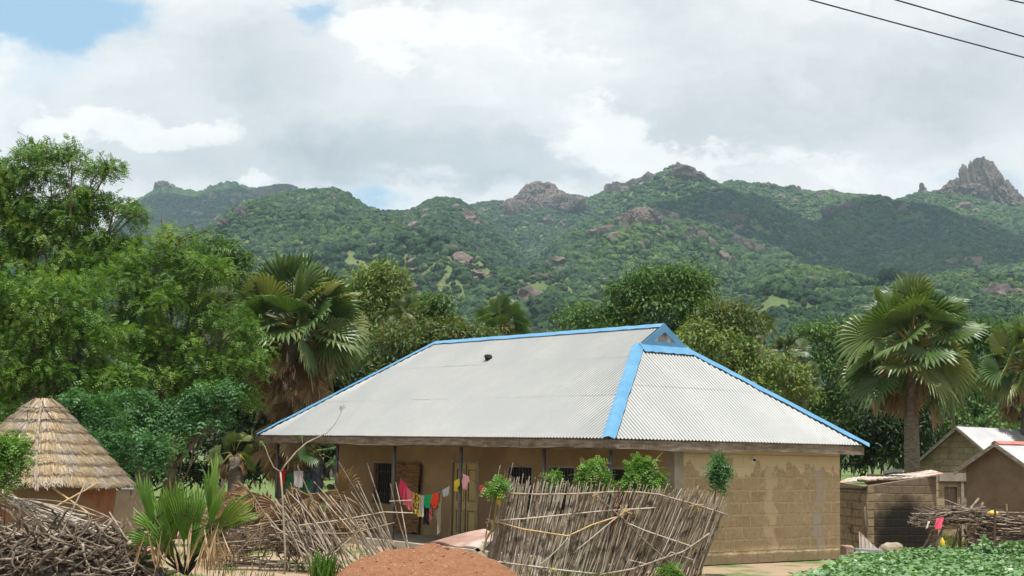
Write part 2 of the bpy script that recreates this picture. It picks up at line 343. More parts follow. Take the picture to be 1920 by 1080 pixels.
# (skyline as seen, distance of the ridge, distance of its foot, depth behind, roughness, seed)
LAYERS = [
 (trace([(-700, 420), (-300, 455), (0, 440), (200, 440), (250, 382), (285, 360), (305, 352), (325, 354), (350, 358), (375, 360), (400, 350), (432, 344), (465, 352), (500, 358), (550, 366), (600, 378), (680, 398), (720, 408), (800, 455), (950, 560), (1100, 650), (3000, 800)]), 3000, 1500, 700, .5, 1),
 (trace([(-700, 600), (-200, 560), (100, 520), (330, 470), (395, 432), (450, 392), (500, 376), (560, 370), (620, 368), (650, 376), (690, 402), (715, 409), (775, 405), (800, 388), (830, 379), (860, 382), (885, 400), (940, 446), (975, 486), (1010, 520), (1080, 580), (1200, 640), (3000, 900)]), 1550, 520, 500, .55, 2),
 (trace([(-700, 800), (700, 600), (780, 450), (860, 400), (900, 382), (950, 379), (985, 372), (1050, 378), (1100, 382), (1150, 390), (1250, 420), (1400, 500), (1600, 600), (3000, 900)]), 2250, 1150, 500, .4, 3),
 (trace([(-700, 900), (800, 640), (950, 480), (1080, 388), (1130, 372), (1160, 357), (1200, 342), (1235, 332), (1270, 322), (1300, 328), (1330, 342), (1350, 352), (1390, 346), (1420, 350), (1500, 364), (1560, 367), (1620, 373), (1680, 382), (1720, 368), (1770, 364), (1800, 368), (1838, 374), (1870, 382), (1900, 392), (1960, 392), (2100, 370), (2300, 400), (2700, 430)]), 2450, 800, 600, .5, 4),
 (trace([(-700, 900), (900, 600), (1000, 500), (1050, 458), (1110, 440), (1150, 417), (1220, 410), (1280, 420), (1350, 437), (1420, 466), (1490, 496), (1520, 522), (1600, 570), (1750, 640), (3000, 900)]), 1500, 560, 350, .5, 5),
 (trace([(-700, 620), (300, 650), (800, 615), (900, 550), (960, 525), (1010, 515), (1080, 545), (1200, 600), (1300, 585), (1345, 560), (1400, 533), (1480, 509), (1560, 519), (1590, 529), (1650, 539), (1700, 534), (1800, 530), (1920, 536), (2200, 520), (2700, 540)]), 900, 330, 260, .4, 6)]
azs = np.linspace(-.56, .56, 1000); rs = np.concatenate([np.linspace(300, 1000, 120), np.geomspace(1005, 4200, 230)])
AZ, RR = np.meshgrid(azs, rs)
def terrain(AZ, R):
    Xw, Yw = R*np.sin(AZ), R*np.cos(AZ); H = np.full(AZ.shape, -3.)
    for tr, rd, rf, bk, rg, sd_ in LAYERS:
        te = np.interp(AZ, tr[:, 0], tr[:, 1]); rdv = rd*(1+.05*(fbm(AZ*14, AZ*0, sd_+20, 3)-.5))
        top = np.maximum(te*rdv+CAMH, -20)
        s = np.clip((R-rf)/(rdv-rf), 0, 1); gsh = s**1.15*(.86+.14*s)
        nz = fbm(Xw/(rd*.17), Yw/(rd*.17), sd_, 5, True)-.55
        env = np.sin(np.pi*np.clip(s, 0, 1))**.8
        z = top*gsh+top*rg*nz*env
        back = np.clip((R-rdv)/bk, 0, 1.5); z = np.where(R > rdv, top*(1-.75*back**1.3)+top*rg*.25*nz*np.minimum(back*3, 1), z)
        z = np.where(top > 0, z, top)
        H = np.maximum(H, z)
    H += (fbm(Xw/45, Yw/45, 31, 4)-.5)*5*np.clip((R-350)/500, 0, 1)
    return H
HZ = terrain(AZ, RR)
nA, nR = len(azs), len(rs)
ii = (np.arange(nR-1)[:, None]*nA+np.arange(nA-1)[None, :]).ravel()
mHill = mat('hill_ground', lambda g, P, O: g.mix(g.sstep(g.noise(P, .016, 7, .65), .60, .66), g.mix(g.sstep(g.noise(P, .007, 6, .6), .42, .60), (.070, .115, .034), (.135, .165, .055)), g.mix(g.noise(P, .2, 4, .6), (.17, .13, .10), (.28, .22, .17))),
            bump=lambda g, P, O: (g.noise(P, .12, 7, .7), .9, 5))
hl = mesh('hills', np.stack([RR*np.sin(AZ), RR*np.cos(AZ), HZ], -1).reshape(-1, 3), np.stack([ii, ii+1, ii+1+nA, ii+nA], 1), mHill, base=(0, 0, 0), smooth=True)
props(hl, kind='structure')
# trees and bushes of the hillsides: too many to count, one mass
rng = np.random.default_rng(5)
vis = HZ/RR; runmax = np.maximum.accumulate(vis, axis=0)
def hillpoint(az, r):
    ia = np.clip((az-azs[0])/(azs[1]-azs[0]), 0, nA-1.001); ir = np.clip(np.interp(r, rs, np.arange(nR)), 0, nR-1.001)
    a, b = ia.astype(int), ir.astype(int); fa, fb = ia-a, ir-b
    def bl(Hh): return (Hh[b, a]*(1-fa)+Hh[b, a+1]*fa)*(1-fb)+(Hh[b+1, a]*(1-fa)+Hh[b+1, a+1]*fa)*fb
    return bl(HZ), bl(runmax)
def meadow(az, sl):
    t = np.zeros_like(az)
    for px, py, rx, ry, a in ((1050, 540, 130, 24, .9), (930, 560, 60, 20, .7), (1120, 560, 60, 18, .8), (1450, 575, 90, 30, .88), (1610, 541, 90, 14, .97), (1870, 590, 70, 20, .6), (1850, 410, 90, 22, .6), (700, 470, 60, 20, .35)):
        d = ray(px, py); a0 = math.atan2(d[0], d[1]); s0 = d[2]/math.hypot(d[0], d[1]); t = np.maximum(t, a*np.exp(-((az-a0)*F/rx)**2-((sl-s0)*F/ry)**2))
    return t
def scatter(n, r0, r1, size, seed, name, m, sub, flat, clear, dens, amp=.3, kind='stuff', amin=-.42, tris=0):
    rg = np.random.default_rng(seed)
    az = rg.uniform(amin, .36, n); r = np.sqrt(rg.uniform(r0**2, r1**2, n)); z, rm = hillpoint(az, r)
    x, y = r*np.sin(az), r*np.cos(az)
    keep = ((z+8)/r > rm)&(rg.random(n) > meadow(az, (z-CAMH)/r)) & (z > 0) & (fbm(x/70+3, y/70+7, clear, 4) > dens+.10*(rg.random(n)-.5))
    az, r, z, x, y = az[keep], r[keep], z[keep], x[keep], y[keep]; k = len(r)
    V0, F0 = ico(sub); nv = len(V0)
    s = size*np.clip(rg.lognormal(0, .30, k), .45, 1.75)*(1+.25*(r-r0)/(r1-r0+1))
    ph = rg.uniform(0, 6.28, k); c, s_ = np.cos(ph), np.sin(ph)
    V = np.repeat(V0[None], k, 0)*(1+amp*(rg.random((k, nv, 1))-.5)*2)
    V[..., 2] *= flat*(.8+.5*rg.random((k, 1))); V *= s[:, None, None]
    Vx = V[..., 0]*c[:, None]-V[..., 1]*s_[:, None]; Vy = V[..., 0]*s_[:, None]+V[..., 1]*c[:, None]
    V = np.stack([Vx+x[:, None], Vy+y[:, None], V[..., 2]+(z+s*flat*.45)[:, None]], -1)
    Fc = (F0[None]+(np.arange(k)*nv)[:, None, None]).reshape(-1, 3)
    patch = fbm(x/120, y/120, clear+5, 3)
    rn = np.clip(patch*.9+rg.normal(0, .22, k), 0, 1)
    rn = np.clip(np.repeat(rn, len(F0))+rg.normal(0, .08, k*len(F0)), 0, 1)
    V = V.reshape(-1, 3)
    if tris:                                     # loose leafy bits over every crown
        d = rg.normal(size=(k, tris, 3)); d[..., 2] = np.abs(d[..., 2])*.9-.25; d /= np.linalg.norm(d, axis=-1, keepdims=True)
        rr_ = s[:, None]*rg.uniform(.82, 1.18, (k, tris)); pc = d*rr_[..., None]; pc[..., 2] *= flat; pc += np.stack([x, y, z+s*flat*.45], 1)[:, None, :]
        e1 = rg.normal(size=(k, tris, 3)); e1 -= d*(e1*d).sum(-1, keepdims=True)*.7; e1 /= np.linalg.norm(e1, axis=-1, keepdims=True); e2 = np.cross(d, e1)
        q_ = (s[:, None]*rg.uniform(.16, .34, (k, tris)))[..., None]
        T = np.stack([pc+e1*q_, pc-e1*q_*.6+e2*q_*.9, pc-e1*q_*.6-e2*q_*.9], 2).reshape(-1, 3); n0 = len(V)
        rt = np.clip(np.repeat(np.clip(patch*.9+rg.normal(0, .2, k), 0, 1), tris)+rg.normal(0, .14, k*tris), 0, 1)
        V = np.vstack([V, T]); Fc = np.vstack([Fc, np.arange(n0, n0+len(T)).reshape(-1, 3)]); rn = np.concatenate([rn*.8, rt])
    return V, Fc, rn
parts = [scatter(120000, 1350, 3100, 2.9, 11, '', None, 1, .72, 40, .22, .30, amin=-.36, tris=12),
         scatter(110000, 1350, 3100, 1.6, 15, '', None, 0, .8, 43, .12, .20, amin=-.36),
         scatter(62000, 420, 1600, 2.4, 12, '', None, 1, .8, 41, .34, .26, amin=-.36, tris=46),
         scatter(6000, 420, 1500, 3.4, 14, '', None, 1, .75, 44, .40, .24, amin=-.36, tris=80),
         scatter(60000, 380, 1500, 1.2, 13, '', None, 0, .8, 42, .28, .22, amin=-.36, tris=8)]
off = 0; VV = []; FF = []; RN = []
for a, b, c in parts: VV.append(a); FF.append(b+off); RN.append(c); off += len(a)
mWood = mat('hill_foliage', lambda g, P, O: g.mix(1., g.ramp(attr(g), [(0, (.010, .036, .014)), (.36, (.028, .078, .024)), (.66, (.066, .130, .030)), (1, (.140, .190, .044))]), g.ramp(g.noise(P, .8, 3, .7), [(.3, .65), (.7, 1.2)]), 'MULTIPLY'),
            rough=.8, bump=lambda g, P, O: (g.noise(P, 1.3, 5, .8), 1., 1.4))
wd = mesh('woodland', np.vstack(VV), np.vstack(FF), mWood, base=(0, 0, 0), rnd=np.concatenate(RN), smooth=False)
props(wd, 'bushes and small trees covering the green hillsides behind the village', 'woodland', kind='stuff')
V_, F_, R_ = scatter(5200, 600, 2900, 4.2, 17, '', None, 1, .75, 60, .56, .35)
sc = mesh('scattered_rocks', V_, F_, mRock, base=(0, 0, 0), rnd=R_); props(sc, 'brown boulders strewn among the bushes of the hillsides', 'rocks', kind='stuff')

# named rock outcrops on the ridges: (px, py, width px, height px) of each block, at distance D
VI, FI = ico(4)
def surfD(px, py):
    d = ray(px, py); az = math.atan2(d[0], d[1]); sl = d[2]/math.hypot(d[0], d[1]); k = int(round((az-azs[0])/(azs[1]-azs[0])))
    e = (HZ[:, k]-CAMH)/rs; hit = np.nonzero(e > sl)[0]
    r = rs[hit[0]] if len(hit) else rs[int(np.argmax(e))]
    return r*math.cos(az)
def outcrop(label, D, blks, seed, name='rock_outcrop', amp=.22, group='rock outcrops on the hills', cat='rock outcrop', fr=2.2):
    D = surfD(np.mean([b[0] for b in blks]), np.mean([b[1]+b[3]*.75 for b in blks]))
    b0 = PW(np.mean([b[0] for b in blks]), max(b[1]+b[3] for b in blks), D)
    V = []; Fs = []; o_ = 0; rg = np.random.default_rng(seed)
    for i, (px, py, w, h) in enumerate(blks):
        c = PW(px, py+h*.55, D+rg.uniform(-12, 12)); sc_ = D/F
        R = np.array([w*.5*sc_, w*.5*sc_*rg.uniform(.8, 1.2), h*.62*sc_])
        v = lumpy(VI, amp*1.6, fr*rg.uniform(.8, 1.3), seed*13+i); v = np.sign(v)*np.abs(v)**.8
        v = v+(fbm(v[:, 0]*6, v[:, 2]*2.5+v[:, 1]*6, seed+i, 4, True)[:, None]-.5)*v*.28
        t = rg.uniform(0, 3); v = np.stack([v[:, 0]*math.cos(t)-v[:, 1]*math.sin(t), v[:, 0]*math.sin(t)+v[:, 1]*math.cos(t), v[:, 2]], 1)
        V.append(v*R+c); Fs.append(FI+o_); o_ += len(v)
    o = mesh(name, np.vstack(V), np.vstack(Fs), mRock, base=b0, smooth=False)
    props(o, label, cat, group)
outcrop('jagged granite peak crowning the high ridge on the right', 2440, [(1785, 352, 40, 26), (1925, 385, 40, 50), (1760, 358, 26, 16), (1838, 299, 26, 40), (1825, 309, 22, 60), (1808, 318, 18, 54), (1792, 340, 30, 34), (1850, 312, 32, 60), (1866, 326, 30, 60), (1882, 342, 28, 56), (1897, 358, 26, 50), (1776, 348, 16, 20), (1912, 372, 26, 60), (1838, 330, 60, 56), (1872, 350, 60, 50), (1815, 350, 60, 34), (1890, 375, 60, 40)], 3, 'rock_peak', .26, fr=3)
outcrop('slender standing rock on the saddle left of the jagged peak', 2430, [(1730, 352, 15, 22), (1728, 344, 8, 12)], 4, 'rock_pinnacle', .15)
outcrop('small knob of rock on the skyline midway along the right ridge', 2440, [(1498, 350, 9, 17)], 5, 'rock_pinnacle', .15)
outcrop('low line of brown rocks on the skyline right of the summit', 2440, [(1440, 344, 16, 14), (1452, 348, 18, 14), (1470, 354, 16, 10)], 6)
outcrop('summit rocks carrying a single upright block on the highest middle ridge', 2440, [(1272, 305, 9, 22), (1285, 314, 40, 22), (1262, 320, 30, 18), (1305, 324, 34, 16)], 7, 'rock_peak')
outcrop('pair of rounded towers left of the summit rocks', 2430, [(1216, 326, 22, 26), (1204, 334, 20, 20), (1188, 337, 14, 14)], 8)
outcrop('squat boulders on the shoulder right of the bald dome', 2400, [(1140, 346, 13, 22), (1156, 343, 22, 24), (1170, 350, 18, 16)], 9)
outcrop('smooth bald granite dome rising above the middle hills', 2260, [(1012, 346, 72, 56), (1035, 358, 60, 40), (985, 366, 44, 30), (1075, 368, 50, 24), (1050, 366, 60, 30)], 10, 'rock_dome', .07, fr=1.3)
outcrop('broken boulders in front of the bald dome', 2150, [(960, 376, 20, 28), (975, 378, 22, 30), (945, 384, 22, 20), (1000, 385, 26, 18), (1030, 384, 24, 16), (1060, 382, 20, 14)], 11)
outcrop('long slanting dark rock wall on the middle spur', 1490, [(1200, 395, 46, 36), (1180, 402, 36, 32), (1160, 412, 34, 26), (1140, 424, 30, 18), (1222, 394, 40, 34), (1125, 434, 20, 12)], 12)
outcrop('blocky dark crag at the right end of the middle spur', 1500, [(1252, 400, 24, 24), (1265, 402, 24, 22), (1240, 398, 18, 18)], 13)
outcrop('ruddy rocks on the slope below the middle spur', 1330, [(1190, 460, 24, 20), (1178, 468, 18, 14), (1202, 456, 16, 14)], 14)
outcrop('ruddy crag on the spur flank right of centre', 1400, [(1310, 436, 34, 28), (1330, 448, 26, 20), (1296, 428, 20, 18)], 15)
outcrop('scarred rocks at the right foot of the spur', 1350, [(1398, 452, 34, 24), (1420, 462, 28, 20), (1382, 446, 22, 18)], 16)
outcrop('rounded pinkish boulders on the far left ridge', 2900, [(532, 348, 54, 20), (500, 352, 44, 22), (478, 358, 36, 20), (465, 366, 30, 14), (545, 350, 30, 20)], 17, amp=.12)
outcrop('grey knob on the left end of the far ridge', 2980, [(305, 342, 34, 14), (318, 346, 20, 10)], 18)
outcrop('dark rocks jutting from the upper left hillside', 1500, [(455, 388, 24, 26), (445, 398, 20, 14), (418, 412, 22, 12)], 19)
outcrop('dark slab streak below the round hilltop', 1480, [(880, 398, 30, 20), (895, 412, 26, 22), (868, 392, 24, 14)], 20)
outcrop('pale flat boulder on the green clearing', 880, [(1015, 515, 40, 11), (1000, 518, 22, 8)], 21, amp=.1)
outcrop('square brown boulder on the left hill face', 1250, [(905, 450, 24, 13)], 22)
outcrop('low brown boulder on the left hill face, left of the square one', 1250, [(845, 460, 26, 12)], 25)
outcrop('dark cliff patch on the shaded right slope', 2200, [(1590, 385, 40, 24), (1560, 388, 34, 18), (1575, 398, 40, 20)], 23)
outcrop('brown ledge above the spur on the right slope', 1900, [(1378, 404, 40, 18), (1360, 410, 30, 12)], 24)

# ---------------------------------------------------------------- foliage builders
def unit(v): return v/(np.linalg.norm(v, axis=-1, keepdims=True)+1e-9)
DENS = 3.0
def leafcloud(blobs, clump, per, L, Wd, seed, droop=.25, cr=.38, outl=.55, upn=.7, shell=.55, spray=0):
    """blobs: (centre, radii). Leaves are set in clumps over each blob; returns verts, quad faces, rnd"""
    rg = np.random.default_rng(seed); C_ = []; rcs = []; outs = []
    for c, R in blobs:
        R = np.broadcast_to(np.asarray(R, float), (3,)); n = max(3, int(clump*DENS*(R[0]*R[2])**1.0*4))
        d = unit(rg.normal(size=(n, 3))); d[:, 2] = np.where(d[:, 2] < -.3, -d[:, 2]*rg.random(n), d[:, 2])
        q = shell+(1-shell)*rg.random(n)**.6; lump = 1+.32*(fbm(d[:, 0]*2.5+seed, d[:, 2]*2.5+d[:, 1]*1.7, seed, 3)-.5)*2
        C_.append(np.asarray(c)+d*R*(q*lump)[:, None]); rcs.append(cr*rg.uniform(.55, 1.35, n)); outs.append(d)
    C_ = np.vstack(C_); rcs = np.concatenate(rcs); outs = np.vstack(outs); n = len(C_)
    ci = np.repeat(np.arange(n), per); m_ = len(ci)
    d = unit(rg.normal(size=(m_, 3))+np.array([0, 0, .35])+outs[ci]*.35); p = C_[ci]+d*(rcs[ci]*rg.random(m_)**.45)[:, None]*np.array([1, 1, .72])
    ax = unit(d*outl+rg.normal(size=(m_, 3))*.45+np.array([0, 0, -droop]))
    tone = np.clip(rg.beta(2, 2.2, n)[ci]*.75+rg.random(m_)*.3, 0, 1)
    up = unit(np.array([0, 0, upn])+d*.35+rg.normal(size=(m_, 3))*.35)
    if spray:                                    # a stalk with narrow leaflets either side
        sd_ = unit(np.cross(ax, up)); base = np.repeat(p, spray*2, 0); A = np.repeat(ax, spray*2, 0); Sd = np.repeat(sd_, spray*2, 0); Up = np.repeat(np.cross(sd_, ax), spray*2, 0)
        t = np.tile(np.repeat(np.linspace(.15, 1, spray), 2), m_); sg = np.tile([1., -1.], spray*m_)
        LL = L*np.repeat(rg.uniform(.75, 1.25, m_), spray*2)
        p = base+A*(t*LL)[:, None]-np.array([0, 0, 1.])*(t**2*LL*.25)[:, None]
        ax2 = unit(Sd*sg[:, None]+A*.65+np.array([0, 0, -.30])); ll = LL*.42*(1.05-.45*t)
        w = unit(np.cross(ax2, Up))*(ll*.25)[:, None]
        tone = np.clip(np.repeat(tone, spray*2)+(t-.5)*.25, 0, 1)
        V = np.stack([p, p+ax2*(ll*.45)[:, None]+w, p+ax2*ll[:, None], p+ax2*(ll*.45)[:, None]-w], 1)
    else:
        ll = L*rg.uniform(.65, 1.3, m_); w = unit(np.cross(ax, up))*(Wd*rg.uniform(.7, 1.2, m_))[:, None]
        tip = p+ax*ll[:, None]-np.array([0, 0, 1.])*(ll*.18)[:, None]
        V = np.stack([p, p+ax*(ll*.5)[:, None]+w, tip, p+ax*(ll*.5)[:, None]-w], 1)
    k = len(V); return V.reshape(-1, 3), np.arange(k*4).reshape(k, 4), tone
def limbs(mb, base, blobs, r0, seed, fork=.35, k=7):
    rg = np.random.default_rng(seed); base = np.asarray(base, float); top = np.mean([b[0] for b in blobs], 0)
    fk = base+(top-base)*np.array([.5, .5, fork]); fk[2] = base[2]+(top[2]-base[2])*fork
    r0 = r0*.75
    mb.tube([base, base*.5+fk*.5+rg.normal(0, .06, 3), fk], [r0, r0*.82, r0*.7], k); r0 = r0*.6
    for c, R in blobs:
        R = np.broadcast_to(np.asarray(R, float), (3,)); c = np.asarray(c, float); L = np.linalg.norm(c-fk)
        m1 = fk*.6+c*.4+rg.normal(0, .07*L, 3); m2 = fk*.3+c*.7+rg.normal(0, .06*L, 3)+np.array([0, 0, .05*L])
        mb.tube([fk, m1, m2, c], [r0*.5, r0*.38, r0*.27, r0*.18], 6)
        for j in range(7):
            d = unit(rg.normal(size=3)+np.array([0, 0, .5])); e = c+d*R*.85
            s0 = m2 if j % 2 else c
            mb.tube([s0, (s0+e)/2+rg.normal(0, .05*L, 3), e], [r0*.15, r0*.1, r0*.04], 4)
def pblobs(lst, Y, depth=1.):
    out = []
    for b in lst:
        px, py, rx, ry = b[:4]; dy = b[4] if len(b) > 4 else 0
        s = (Y+dy)/F; out.append((PW(px, py, Y+dy), (rx*s, max(rx, ry)*s*depth, ry*s)))
    return out
def tree(name, label, cat, lst, Y, m, seed, base_px, group=None, clump=5, per=26, L=.2, Wd=.035, r0=.2, cr=.4, droop=.25, spray=0, shell=.5, depth=.8, fork=.35, outl=.55, barkm=None, upn=.7):
    bl = pblobs(lst, Y, depth); gx_ = PW(base_px, 860, Y); base = np.array([gx_[0], Y+.2, -.03])
    t = thing(name, label, cat, base, group)
    mb = MB(); limbs(mb, base, bl, r0, seed, fork); mb.build('trunk', barkm or mBark, t, True)
    V, Fc, rn = leafcloud(bl, clump, per, L, Wd, seed, droop, cr, outl, upn, shell, spray)
    mesh('crown', V, Fc, m, t, rn)
    return t

# ---- left: neem trees
tree('neem_tree', 'tall airy neem tree with open upper branches standing against the sky', 'tree',
     [(60, 290, 45, 28), (135, 290, 34, 26), (20, 330, 34, 34), (95, 335, 50, 30), (180, 325, 34, 26), (205, 318, 20, 16), (150, 380, 60, 36), (60, 400, 52, 40), (215, 390, 30, 26), (-30, 400, 60, 80),
      (250, 405, 26, 22), (160, 500, 70, 45), (50, 570, 80, 50), (235, 505, 45, 36), (0, 370, 50, 60), (130, 415, 60, 36), (40, 440, 60, 40), (110, 450, 60, 40), (190, 455, 45, 35), (20, 480, 60, 50), (240, 470, 36, 30), (-60, 520, 80, 80), (90, 530, 80, 50)], 43, mNeem, 21, 40, clump=4.2, per=27, L=.22, spray=4, r0=.26, cr=.36, shell=.25, fork=.55, droop=.35)
tree('neem_tree', 'broad yellowish neem tree whose crown fills the middle of the left grove', 'tree',
     [(330, 455, 40, 26), (290, 500, 60, 45), (370, 520, 50, 45), (230, 545, 70, 55), (320, 580, 80, 60), (420, 610, 50, 45), (250, 640, 90, 60), (350, 670, 90, 55), (440, 690, 60, 35), (470, 655, 30, 22), (300, 730, 110, 55), (410, 735, 60, 45)], 41, mNeem, 22, 310, 'neem trees of the left grove', clump=3.1, per=40, L=.21, spray=4, r0=.30, cr=.44, shell=.62, fork=.3, droop=.35)
tree('neem_tree', 'bright green neem tree at the left edge above the thatched hut', 'tree',
     [(30, 560, 70, 50), (120, 570, 70, 50), (-60, 620, 90, 80), (60, 640, 90, 60), (160, 640, 70, 60), (20, 710, 90, 55), (120, 710, 90, 50), (200, 720, 60, 50), (-70, 740, 90, 70), (60, 790, 110, 50), (180, 780, 70, 50)], 38.5, mNeem, 23, 90, 'neem trees of the left grove', clump=3.1, per=40, L=.21, spray=4, r0=.30, cr=.44, shell=.62, fork=.3, droop=.35)
tree('mango_tree', 'small dark mango tree peeping over the neem beside the palm', 'tree',
     [(400, 475, 46, 36), (440, 500, 34, 34), (380, 520, 50, 40), (430, 550, 50, 50)], 58, mMango, 24, 410, 'mango trees behind the houses', clump=4.6, per=26, L=.20, Wd=.04, cr=.5)
# ---- middle: mango trees
MG = 'mango trees behind the houses'
tree('mango_tree', 'domed mango tree with rusty new leaves right of the tall left palm', 'tree',
     [(705, 530, 46, 34), (735, 525, 26, 26), (690, 570, 60, 46), (740, 570, 36, 36), (700, 640, 90, 60), (650, 600, 40, 50)], 62, mMangoMid, 25, 700, MG, clump=4.2, per=28, L=.21, Wd=.042, cr=.55, shell=.8)
tree('mango_tree', 'low dark mango tree behind the roof ridge left of the small palm', 'tree',
     [(790, 585, 40, 28), (820, 575, 28, 22), (770, 600, 40, 30), (830, 610, 36, 34)], 64, mMango, 26, 800, MG, clump=4.4, per=28, L=.21, Wd=.042, cr=.5)
tree('mango_tree', 'russet flushed mango tree rising directly behind the left roof slope', 'tree',
     [(770, 640, 60, 42), (840, 640, 50, 36), (730, 690, 60, 50), (820, 680, 80, 50), (880, 640, 40, 30), (700, 720, 60, 50)], 56, mMangoBrown, 27, 790, MG, clump=4.4, per=26, L=.21, Wd=.042, cr=.5, shell=.6)
tree('mango_tree', 'largest dark green mango tree above the right end of the ridge', 'tree',
     [(1235, 535, 60, 34), (1280, 540, 48, 38), (1190, 560, 50, 36), (1310, 580, 30, 50), (1240, 590, 80, 50), (1165, 600, 46, 34), (1095, 605, 50, 28), (1310, 630, 60, 50), (1140, 640, 80, 40)], 60, mMango, 28, 1240, MG, clump=4.4, per=30, L=.21, Wd=.042, cr=.55, shell=.8)
tree('mango_tree', 'brown topped mango tree between the ridge end and the pale palm', 'tree',
     [(1360, 590, 46, 26), (1340, 620, 50, 40), (1400, 620, 36, 36)], 54, mMangoBrown, 29, 1370, MG, clump=4.6, per=26, L=.20, Wd=.04, cr=.45, shell=.6)
tree('mango_tree', 'mid green leafy tree spilling down behind the right roof slope', 'tree',
     [(1300, 640, 50, 36), (1360, 660, 56, 36), (1420, 690, 56, 40), (1470, 720, 46, 40), (1400, 730, 60, 40), (1500, 750, 30, 36), (1330, 700, 60, 40)], 48, mMangoMid, 30, 1400, MG, clump=4.6, per=28, L=.19, Wd=.038, cr=.42, shell=.6)
tree('shade_tree', 'dark evergreen tree between the roof corner and the big right palm', 'tree',
     [(1540, 640, 50, 40), (1600, 635, 46, 36), (1560, 700, 60, 50), (1590, 770, 60, 60), (1540, 790, 60, 60), (1640, 680, 50, 60)], 62, mMango, 31, 1570, 'dark trees behind the right yard', clump=4.2, per=28, L=.21, Wd=.042, cr=.55, shell=.6)
tree('shade_tree', 'dark low bushy tree just beyond the house corner and burnt shed', 'tree',
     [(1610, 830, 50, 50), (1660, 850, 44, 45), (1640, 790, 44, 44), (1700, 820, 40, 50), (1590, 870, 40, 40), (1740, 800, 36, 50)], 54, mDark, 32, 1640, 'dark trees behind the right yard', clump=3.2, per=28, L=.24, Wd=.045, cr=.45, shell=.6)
tree('shade_tree', 'dark tree filling the gap behind the big right palm trunk', 'tree',
     [(1700, 640, 80, 50), (1790, 640, 70, 50), (1760, 700, 80, 60), (1860, 650, 70, 50), (1820, 740, 80, 50), (1930, 640, 60, 40), (1920, 720, 70, 60)], 72, mMango, 33, 1780, 'dark trees behind the right yard', clump=2.2, per=26, L=.32, Wd=.06, cr=.65, shell=.6)
tree('shade_tree', 'shadowy tree behind the veranda end and the tall left palm', 'tree',
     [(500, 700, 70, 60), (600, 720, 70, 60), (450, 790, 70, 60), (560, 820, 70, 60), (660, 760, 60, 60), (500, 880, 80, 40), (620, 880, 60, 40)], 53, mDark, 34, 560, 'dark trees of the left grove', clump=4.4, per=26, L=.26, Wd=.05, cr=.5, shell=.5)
tree('shade_tree', 'dark tree in the shade behind the glossy bushes and hut', 'tree',
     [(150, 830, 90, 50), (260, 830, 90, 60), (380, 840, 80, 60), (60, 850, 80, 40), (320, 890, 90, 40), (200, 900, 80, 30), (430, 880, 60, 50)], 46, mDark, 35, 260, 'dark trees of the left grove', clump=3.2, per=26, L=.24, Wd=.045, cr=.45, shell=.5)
BG = 'glossy bushes beside the thatched hut'
tree('bush', 'glossy round bush right behind the thatched roof', 'bush', [(160, 765, 44, 34), (130, 790, 30, 30), (190, 790, 34, 30), (165, 820, 46, 30)], 36, mGloss, 36, 160, BG, clump=11, per=11, L=.26, spray=3, cr=.24, r0=.07, droop=.5)
tree('bush', 'glossy spreading bush with its lowest leaves by the hut eave', 'bush', [(240, 835, 50, 26), (300, 845, 34, 22), (210, 850, 34, 22), (270, 870, 44, 20), (190, 828, 24, 20)], 34.5, mGloss, 37, 250, BG, clump=11, per=11, L=.26, spray=3, cr=.24, r0=.07, droop=.5)
tree('bush', 'glossy tall bush with several heads below the yellowish neem', 'bush', [(240, 760, 40, 30), (290, 780, 34, 28), (400, 745, 40, 26), (350, 770, 36, 26), (430, 740, 26, 20), (330, 800, 44, 30), (390, 790, 40, 30), (260, 800, 40, 26)], 37.5, mGloss, 38, 330, BG, clump=10, per=11, L=.26, spray=3, cr=.25, r0=.09, droop=.5)
tree('bush', 'leafy sapling overlapping the left side of the thatched roof', 'bush', [(18, 835, 34, 26), (40, 862, 22, 20), (8, 880, 30, 26), (-20, 850, 40, 40), (20, 905, 22, 18)], 27.5, mSap, 39, 10, None, clump=22, per=9, L=.19, spray=4, cr=.15, r0=.03, droop=.4)

# far belt of trees between the village and the hills: individual trees sharing a few meshes
far_src = []
for k in range(4):
    t = thing('savanna_tree', 'tmp', 'tree', (0, 0, 0)); rg = np.random.default_rng(50+k)
    bl = [(np.array([rg.normal(0, 1.5), rg.normal(0, 1.5), rg.uniform(2.6, 5.4)]), rg.uniform(1.2, 2.1)*np.array([1, 1, .75])) for _ in range(7)]
    mb = MB(); limbs(mb, (0, 0, 0), bl, .22, k); mb.build('trunk', mBark, t, True)
    V, Fc, rn = leafcloud(bl, 1.5, 22, .42, .13, 60+k, cr=.55, shell=.5); mesh('crown', V, Fc, mMango if k % 2 else mMangoMid, t, rn)
    far_src.append(t)
def copy_thing(src, loc, rz, sc, label, group=None):
    r = src.copy(); COL.objects.link(r); r.location = tuple(loc); r.rotation_euler = (0, 0, rz); r.scale = (sc, sc, sc)
    r['label'] = label
    if group: r['group'] = group
    for c in src.children:
        d = c.copy(); COL.objects.link(d); d.parent = r
    return r
rg = np.random.default_rng(8); nfar = 0
for row, (Y_, step) in enumerate(((95, 4.6), (135, 5.6), (185, 6.8))):
    x_ = -Y_*.40
    while x_ < Y_*.42:
        src = far_src[int(rg.integers(4))]; x_ += step*rg.uniform(.7, 1.3)
        loc = (x_, Y_+rg.uniform(-12, 12), 0); sc_ = rg.uniform(.75, 1.2)*(.86 if row == 0 else 1.15)
        lab = ('bushy savanna tree in the belt of trees between the village and the hills')
        if nfar < 4 and src is far_src[nfar % 4]: pass
        copy_thing(src, loc, rg.uniform(0, 6.28), sc_, lab, 'savanna trees between village and hills'); nfar += 1
